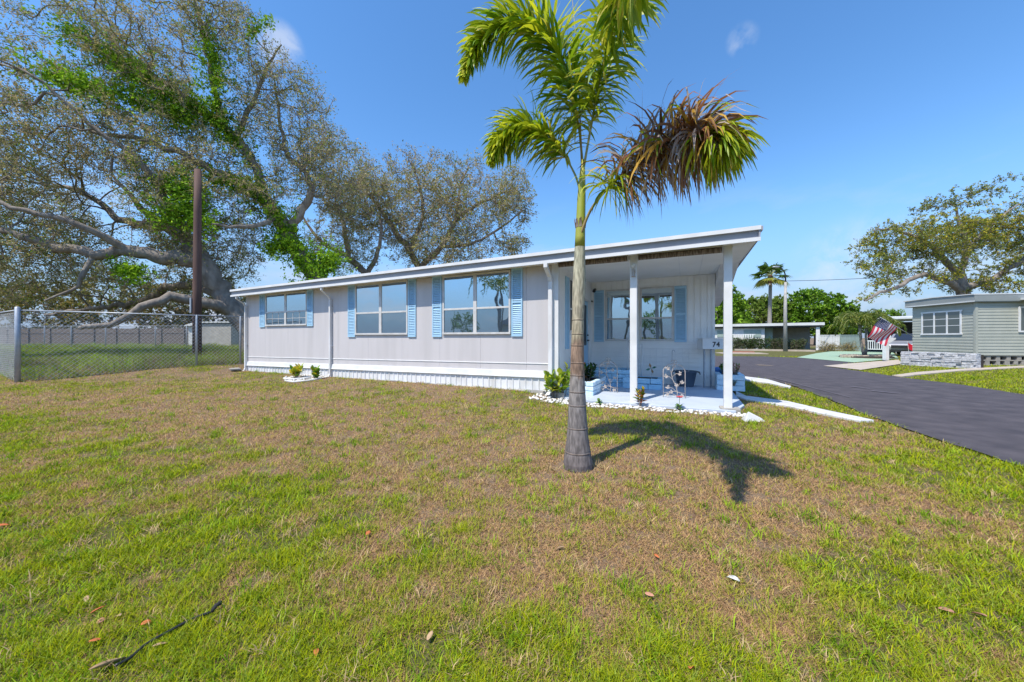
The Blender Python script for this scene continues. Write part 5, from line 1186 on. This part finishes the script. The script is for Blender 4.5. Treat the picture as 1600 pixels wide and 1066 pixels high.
# ------------------------------------------------------------------ fan palm, lamp, shaggy palm
x,y,_=Q(1202,545,40); wp=thing('fan_palm','tall slim fan palm with grey trunk across the road beside the street lamp','palm tree',(x,y,0))
MB().tube([(-.1,0,0),(-.05,0,.5),(0,0,2),(.06,0,4),(.1,0,6),(.12,0,7.4)],[.50,.30,.22,.19,.17,.16],16).build('trunk',M['ptrunk2'],wp,smooth=True)
MB().tube([(.12,0,7.4),(.12,0,7.9),(.12,0,8.3)],[.20,.30,.16],12).build('boot',mat('palm_boot',(.16,.07,.04),.9,(.10,.05,.03),9),wp)
def fan(parent,c,az,el,L_,rad,seed,cols):
    r=np.random.default_rng(seed); d=Vector((math.cos(az)*math.cos(el),math.sin(az)*math.cos(el),math.sin(el))); h=Vector(c)+d*L_
    side=d.cross(Vector((0,0,1)));side.normalize(); up=side.cross(d); V=[];F=[];C=[]
    for k in range(26):
        a=(k/25-.5)*3.9; dd=(d*math.cos(a)+side*math.sin(a)); w=side*math.cos(a)-d*math.sin(a); l=rad*(1-.25*abs(a)/2)*r.uniform(.85,1.1); o=len(V)
        b1=h+dd*l*.6+Vector((0,0,-.08*l)); tip=h+dd*l+Vector((0,0,-.45*l*r.uniform(.5,1.1)))
        for p in (h-w*.02,h+w*.02,b1+w*.06,b1-w*.06,tip): V.append(tuple(p))
        F+= [(o,o+1,o+2),(o,o+2,o+3),(o+3,o+2,o+4)]; cc_=np.array(cols[r.integers(len(cols))])*r.uniform(.7,1.3); C+= [cc_]*5
    ob=np_mesh('frond',V,F,M['frond'],parent,col=np.array(C)); MB().tube([c,tuple(h)],[.03,.02],5).build('frond_stalk',M['stalk'],ob)
for k in range(26):
    r_=random.Random(k); el=r_.choice([1.3,.9,.5,.25,0,-.25,-.45]); cl=[(.07,.14,.02),(.12,.20,.03)] if el>-.2 else [(.30,.30,.05),(.2,.24,.04)]
    fan(wp,(.12,0,8.15),k*2.4,el,r_.uniform(.9,1.3),1.15,k,cl)
x,y,_=Q(1227,549,33); sl_=thing('street_lamp','grey concrete street lamp with a short curved arm and cobra head across the road','street lamp',(x,y,0))
MB().tube([(0,0,0),(0,0,3.5),(0.02,0,6.4)],[.17,.14,.10],12).build('pole',M['conc'],sl_,smooth=True)
MB().tube([(.02,0,6.4),(.02,0,7.0),(-.10,0,7.4),(-.4,0,7.7),(-.7,0,7.78)],[.06,.055,.05,.045,.04],10).build('arm',M['black'],sl_,smooth=True)
m=MB(); m.lathe([(0,.10),(.14,.09),(.22,.03),(.2,-.02),(.12,-.07),(0,-.09)],16); m=m.build('lamp_head',M['galv'],sl_,smooth=True,loc=(-.85,0,7.78)); m.scale=(1.7,1,1)
# wire from lamp to the right
pa=Vector((x,y,6.5)); pb_=Vector(Q(1750,390,36)); pts=[]
for k in range(25):
    s=k/24; p=pa.lerp(pb_,s); pts.append((p.x-x,p.y-y,p.z-2.2*s*(1-s)*1.2))
o=MB().tube(pts,.022,5).build('power_line',M['black'],loc=(x,y,0)); tag(o,'thin black overhead wire running right from the street lamp','wire')
# shaggy palm in stone ring
x,y,_=Q(1349,562,22); sp_=thing('shaggy_palm','shaggy pygmy palm leaning in a stone ring on the mint green driveway','palm tree',(x,y,.03))
MB().tube([(.1,0,0),(-.05,0,.5),(-.15,0,1.0),(-.2,0,1.6),(-.22,0,2.0)],[.11,.07,.06,.07,.09],10).build('trunk',M['ptrunk2'],sp_,smooth=True)
MB().tube([(.2,.1,0),(.3,.1,.6),(.25,.1,1.3),(.3,.1,1.9)],[.08,.055,.055,.07],10).build('trunk',M['ptrunk2'],sp_,smooth=True)
def cpy(s,r,n,th):
    k=np.clip(r.normal(.4,.3,n),0,1)[:,None]; return np.array([.08,.15,.02])*(1-k)+np.array([.30,.31,.05])*k
def small_palm(parent,tops,nf,Ls,seed,nl=26,Ll=.42,Wl=.04):
    r=random.Random(seed)
    for c in tops:
        for k in range(nf):
            a=k*2.4+r.random(); e=r.uniform(.2,1.3); d=Vector((math.cos(a)*math.cos(e),math.sin(a)*math.cos(e),math.sin(e))); c_=Vector(c)
            h=Vector((d.x,d.y,0)).normalized(); L_=Ls*r.uniform(.8,1.15)
            frond(parent,[c_,c_+d*L_*.4,c_+d*L_*.7+h*L_*.12-Vector((0,0,.05*L_)),c_+d*L_*.8+h*L_*.35-Vector((0,0,.32*L_)),c_+d*L_*.75+h*L_*.5-Vector((0,0,.65*L_))],nl,Ll,Wl,cpy,seed*100+k,plumose=False,droop=1.1,rr=.018,perstation=3,bare=.1)
small_palm(sp_,[(-.22,0,2.05),(.3,.1,1.95)],17,1.35,41,nl=30,Ll=.5,Wl=.045)
t_=thing('stone_ring','low ring of pale stones around the shaggy palm on the mint driveway','edging',(x,y,.03)); m=MB()
for k in range(26):
    a=k*2*math.pi/26; m.box(math.cos(a)*1.35+.15-.14,math.cos(a)*1.35+.15+.14,math.sin(a)*.8-.1,math.sin(a)*.8+.1,0,.17+random.uniform(-.03,.03),.02)
m.build('ring_stones',M['tan'],t_,bevel=.02); MB().lathe([(0,.12),(1.2,.10),(1.25,0)],24,(.15,0,0)).build('ring_soil',M['soil'],t_); t_.children[-1].scale=(1,.62,1)
x,y,_=Q(1368,548,38); t2=thing('small_palm','slender palm behind the shaggy palm near the flag','palm tree',(x,y,0)); MB().tube([(0,0,0),(.1,0,2),(0,0,3.0)],[.10,.07,.06],8).build('trunk',M['ptrunk2'],t2,smooth=True); small_palm(t2,[(0,0,3.0)],8,1.0,43,nl=18)

# ------------------------------------------------------------------ things on the lawn
def leaf_scrap(label,px,py,L_,W_,c,seed,name='fallen_leaf',cat='leaf',group='dry leaves lying on the lawn',yaw=None):
    x,y=G(px,py); r=random.Random(seed); lv,lf=leaf_verts(L_,W_,r.uniform(-.5,.9),5,.5); m=MB(); m.v=[tuple(v) for v in lv-np.array([L_/2,0,0])]; m.f=[tuple(int(q) for q in f_) for f_ in lf]
    key='leaf_%s'%name+str(c); ml=bpy.data.materials.get(key) or mat(key,c,.7,tuple(q*.65 for q in c),40,5)
    o=m.build(name,ml,smooth=True,loc=(x,y,gzf(x,y)+.022)); o.rotation_euler=(r.uniform(-.4,.4),r.uniform(-.3,.3),r.uniform(0,6) if yaw is None else yaw); md=o.modifiers.new('s','SOLIDIFY'); md.thickness=.0012
    tag(o,label,cat,group)
OR=(.62,.17,.05); TN=(.50,.33,.18); PK=(.58,.28,.18)
for i,(px,py,L_,c,lab) in enumerate(((575,838,.05,OR,'small orange leaf alone on the green lawn left of the palm trunk'),(230,982,.04,OR,'bright orange leaf just above the black hose'),(148,1013,.035,OR,'orange leaf left of the lower end of the black hose'),(153,960,.045,OR,'reddish orange leaf near the left edge, above the black hose end'),(135,941,.04,TN,'small tan leaf topmost of the leaves left of the black hose'),(162,976,.05,PK,'pinkish brown leaf lying under the reddish orange leaf'),(250,1020,.045,TN,'tan leaf right below the middle of the black hose'),(168,1054,.10,TN,'large tan leaf at the lower end of the black hose'),(494,1030,.04,OR,'orange leaf at the bottom, right of the black hose'),(497,920,.03,TN,'pale leaf in the lower middle left of the lawn'),(184,971,.04,TN,'curled tan leaf between two orange leaves above the hose'),(4,826,.06,OR,'orange leaf at the left edge of the lawn'),(1026,873,.035,OR,'orange leaf left of the white scrap'),(1015,934,.045,PK,'pink brown leaf below and left of the white scrap'),(1080,1050,.04,OR,'orange leaf at the bottom edge below the white scrap'),(1479,959,.055,PK,'reddish leaf in the lower right of the lawn'),(1529,965,.05,PK,'rusty leaf rightmost on the lower lawn'),(672,1004,.04,TN,'tan leaf at the bottom centre of the lawn'),(875,860,.05,TN,'tan leaf on the bare patch below the palm trunk'))):
    leaf_scrap(lab,px,py,L_,L_*.5,c,i+1)
leaf_scrap('small white paper scrap lying on the lawn right of centre',1144,904,.07,.028,(.85,.85,.85),77,name='paper_scrap',cat='litter',group=None,yaw=2.2)
hp=[(180,1056),(205,1040),(228,1020),(262,1000),(300,979),(330,965)]
m=MB(); base=G(262,1000); pts=[]
for px,py in hp: x,y=G(px,py); pts.append((x-base[0],y-base[1],gzf(x,y)+.026+random.uniform(-.003,.003)))
t_=thing('garden_hose','black garden hose end lying in the grass at the lower left','hose',(base[0],base[1],0))
MB().tube([tuple(v) for v in bez(pts,30)],.0055,10).build('tube',M['black'],t_,smooth=True)
e=pts[-1]; x,y=G(345,954); MB().tube([e,((e[0]+x-base[0])/2,(e[1]+y-base[1])/2,.038),(x-base[0],y-base[1],.036)],[.007,.009,.010],10).build('nozzle',M['rubber'],t_,smooth=True)

# ------------------------------------------------------------------ behind the camera: what the windows mirror
nb=thing('neighbour_house','low pale house across the lane behind the viewer','house',(-26,-15,0),.8)
MB().box(-7,7,-2,2,0,2.7).build('walls',M['farwhite'],nb); MB().prism([(-2.5,2.7),(0,3.6),(2.5,2.7),(2.5,2.6),(-2.5,2.6)],-7.5,7.5,'x').build('roof',M['fascia'],nb)
m=MB()
for s in (-5,-2,1,4): MB().box(s,s+1.4,2.0,2.03,1.0,2.1).build('window',M['dark'],nb)
for i,(x,y,h) in enumerate(((-17,-4,5),(-22,-8,6.5),(-13,-14,5.5),(-9,-17,4.5))):
    t_=thing('garden_palm',['palm behind the viewer nearest the fence','taller palm behind the viewer by the pale house','palm behind the viewer at the lane bend','short palm behind the viewer farthest along the lane'][i],'palm tree',(x,y,0)); MB().tube([(0,0,0),(.15,0,h*.5),(0,0,h)],[.2,.13,.1],8).build('trunk',M['ptrunk2'],t_,smooth=True); small_palm(t_,[(0,0,h)],9,2.2,50+i,nl=16,Ll=.55,Wl=.06)
sheet('lane',[(-60,-4),(-8,-22),(-4,-20),(-60,2)][::-1],.03,M['asphalt'])
for i,(x,y) in enumerate(((-80,-38),(-62,-55),(-90,-8),(-40,-62))):
    b=(x,y,0.0); oak(['round green tree far behind the viewer on the left','round green tree behind the viewer past the pale house','round green tree farthest left behind the viewer','round green tree behind the viewer past the lane bend'][i],b,[([b,(x,y,2),(x,y,4)],.3,.15)],[(110,(x,y,5),(4,4,3.2),.4)],950+i,dict(nt=4,tl=.8,tw=.03,lpt=7,ls=.4,cols=GB,m=M['leaf']),cat='tree',name='bushy_tree',seg=.8)
print('POLYS',sum(len(o.data.polygons) for o in bpy.data.objects if o.type=='MESH'))
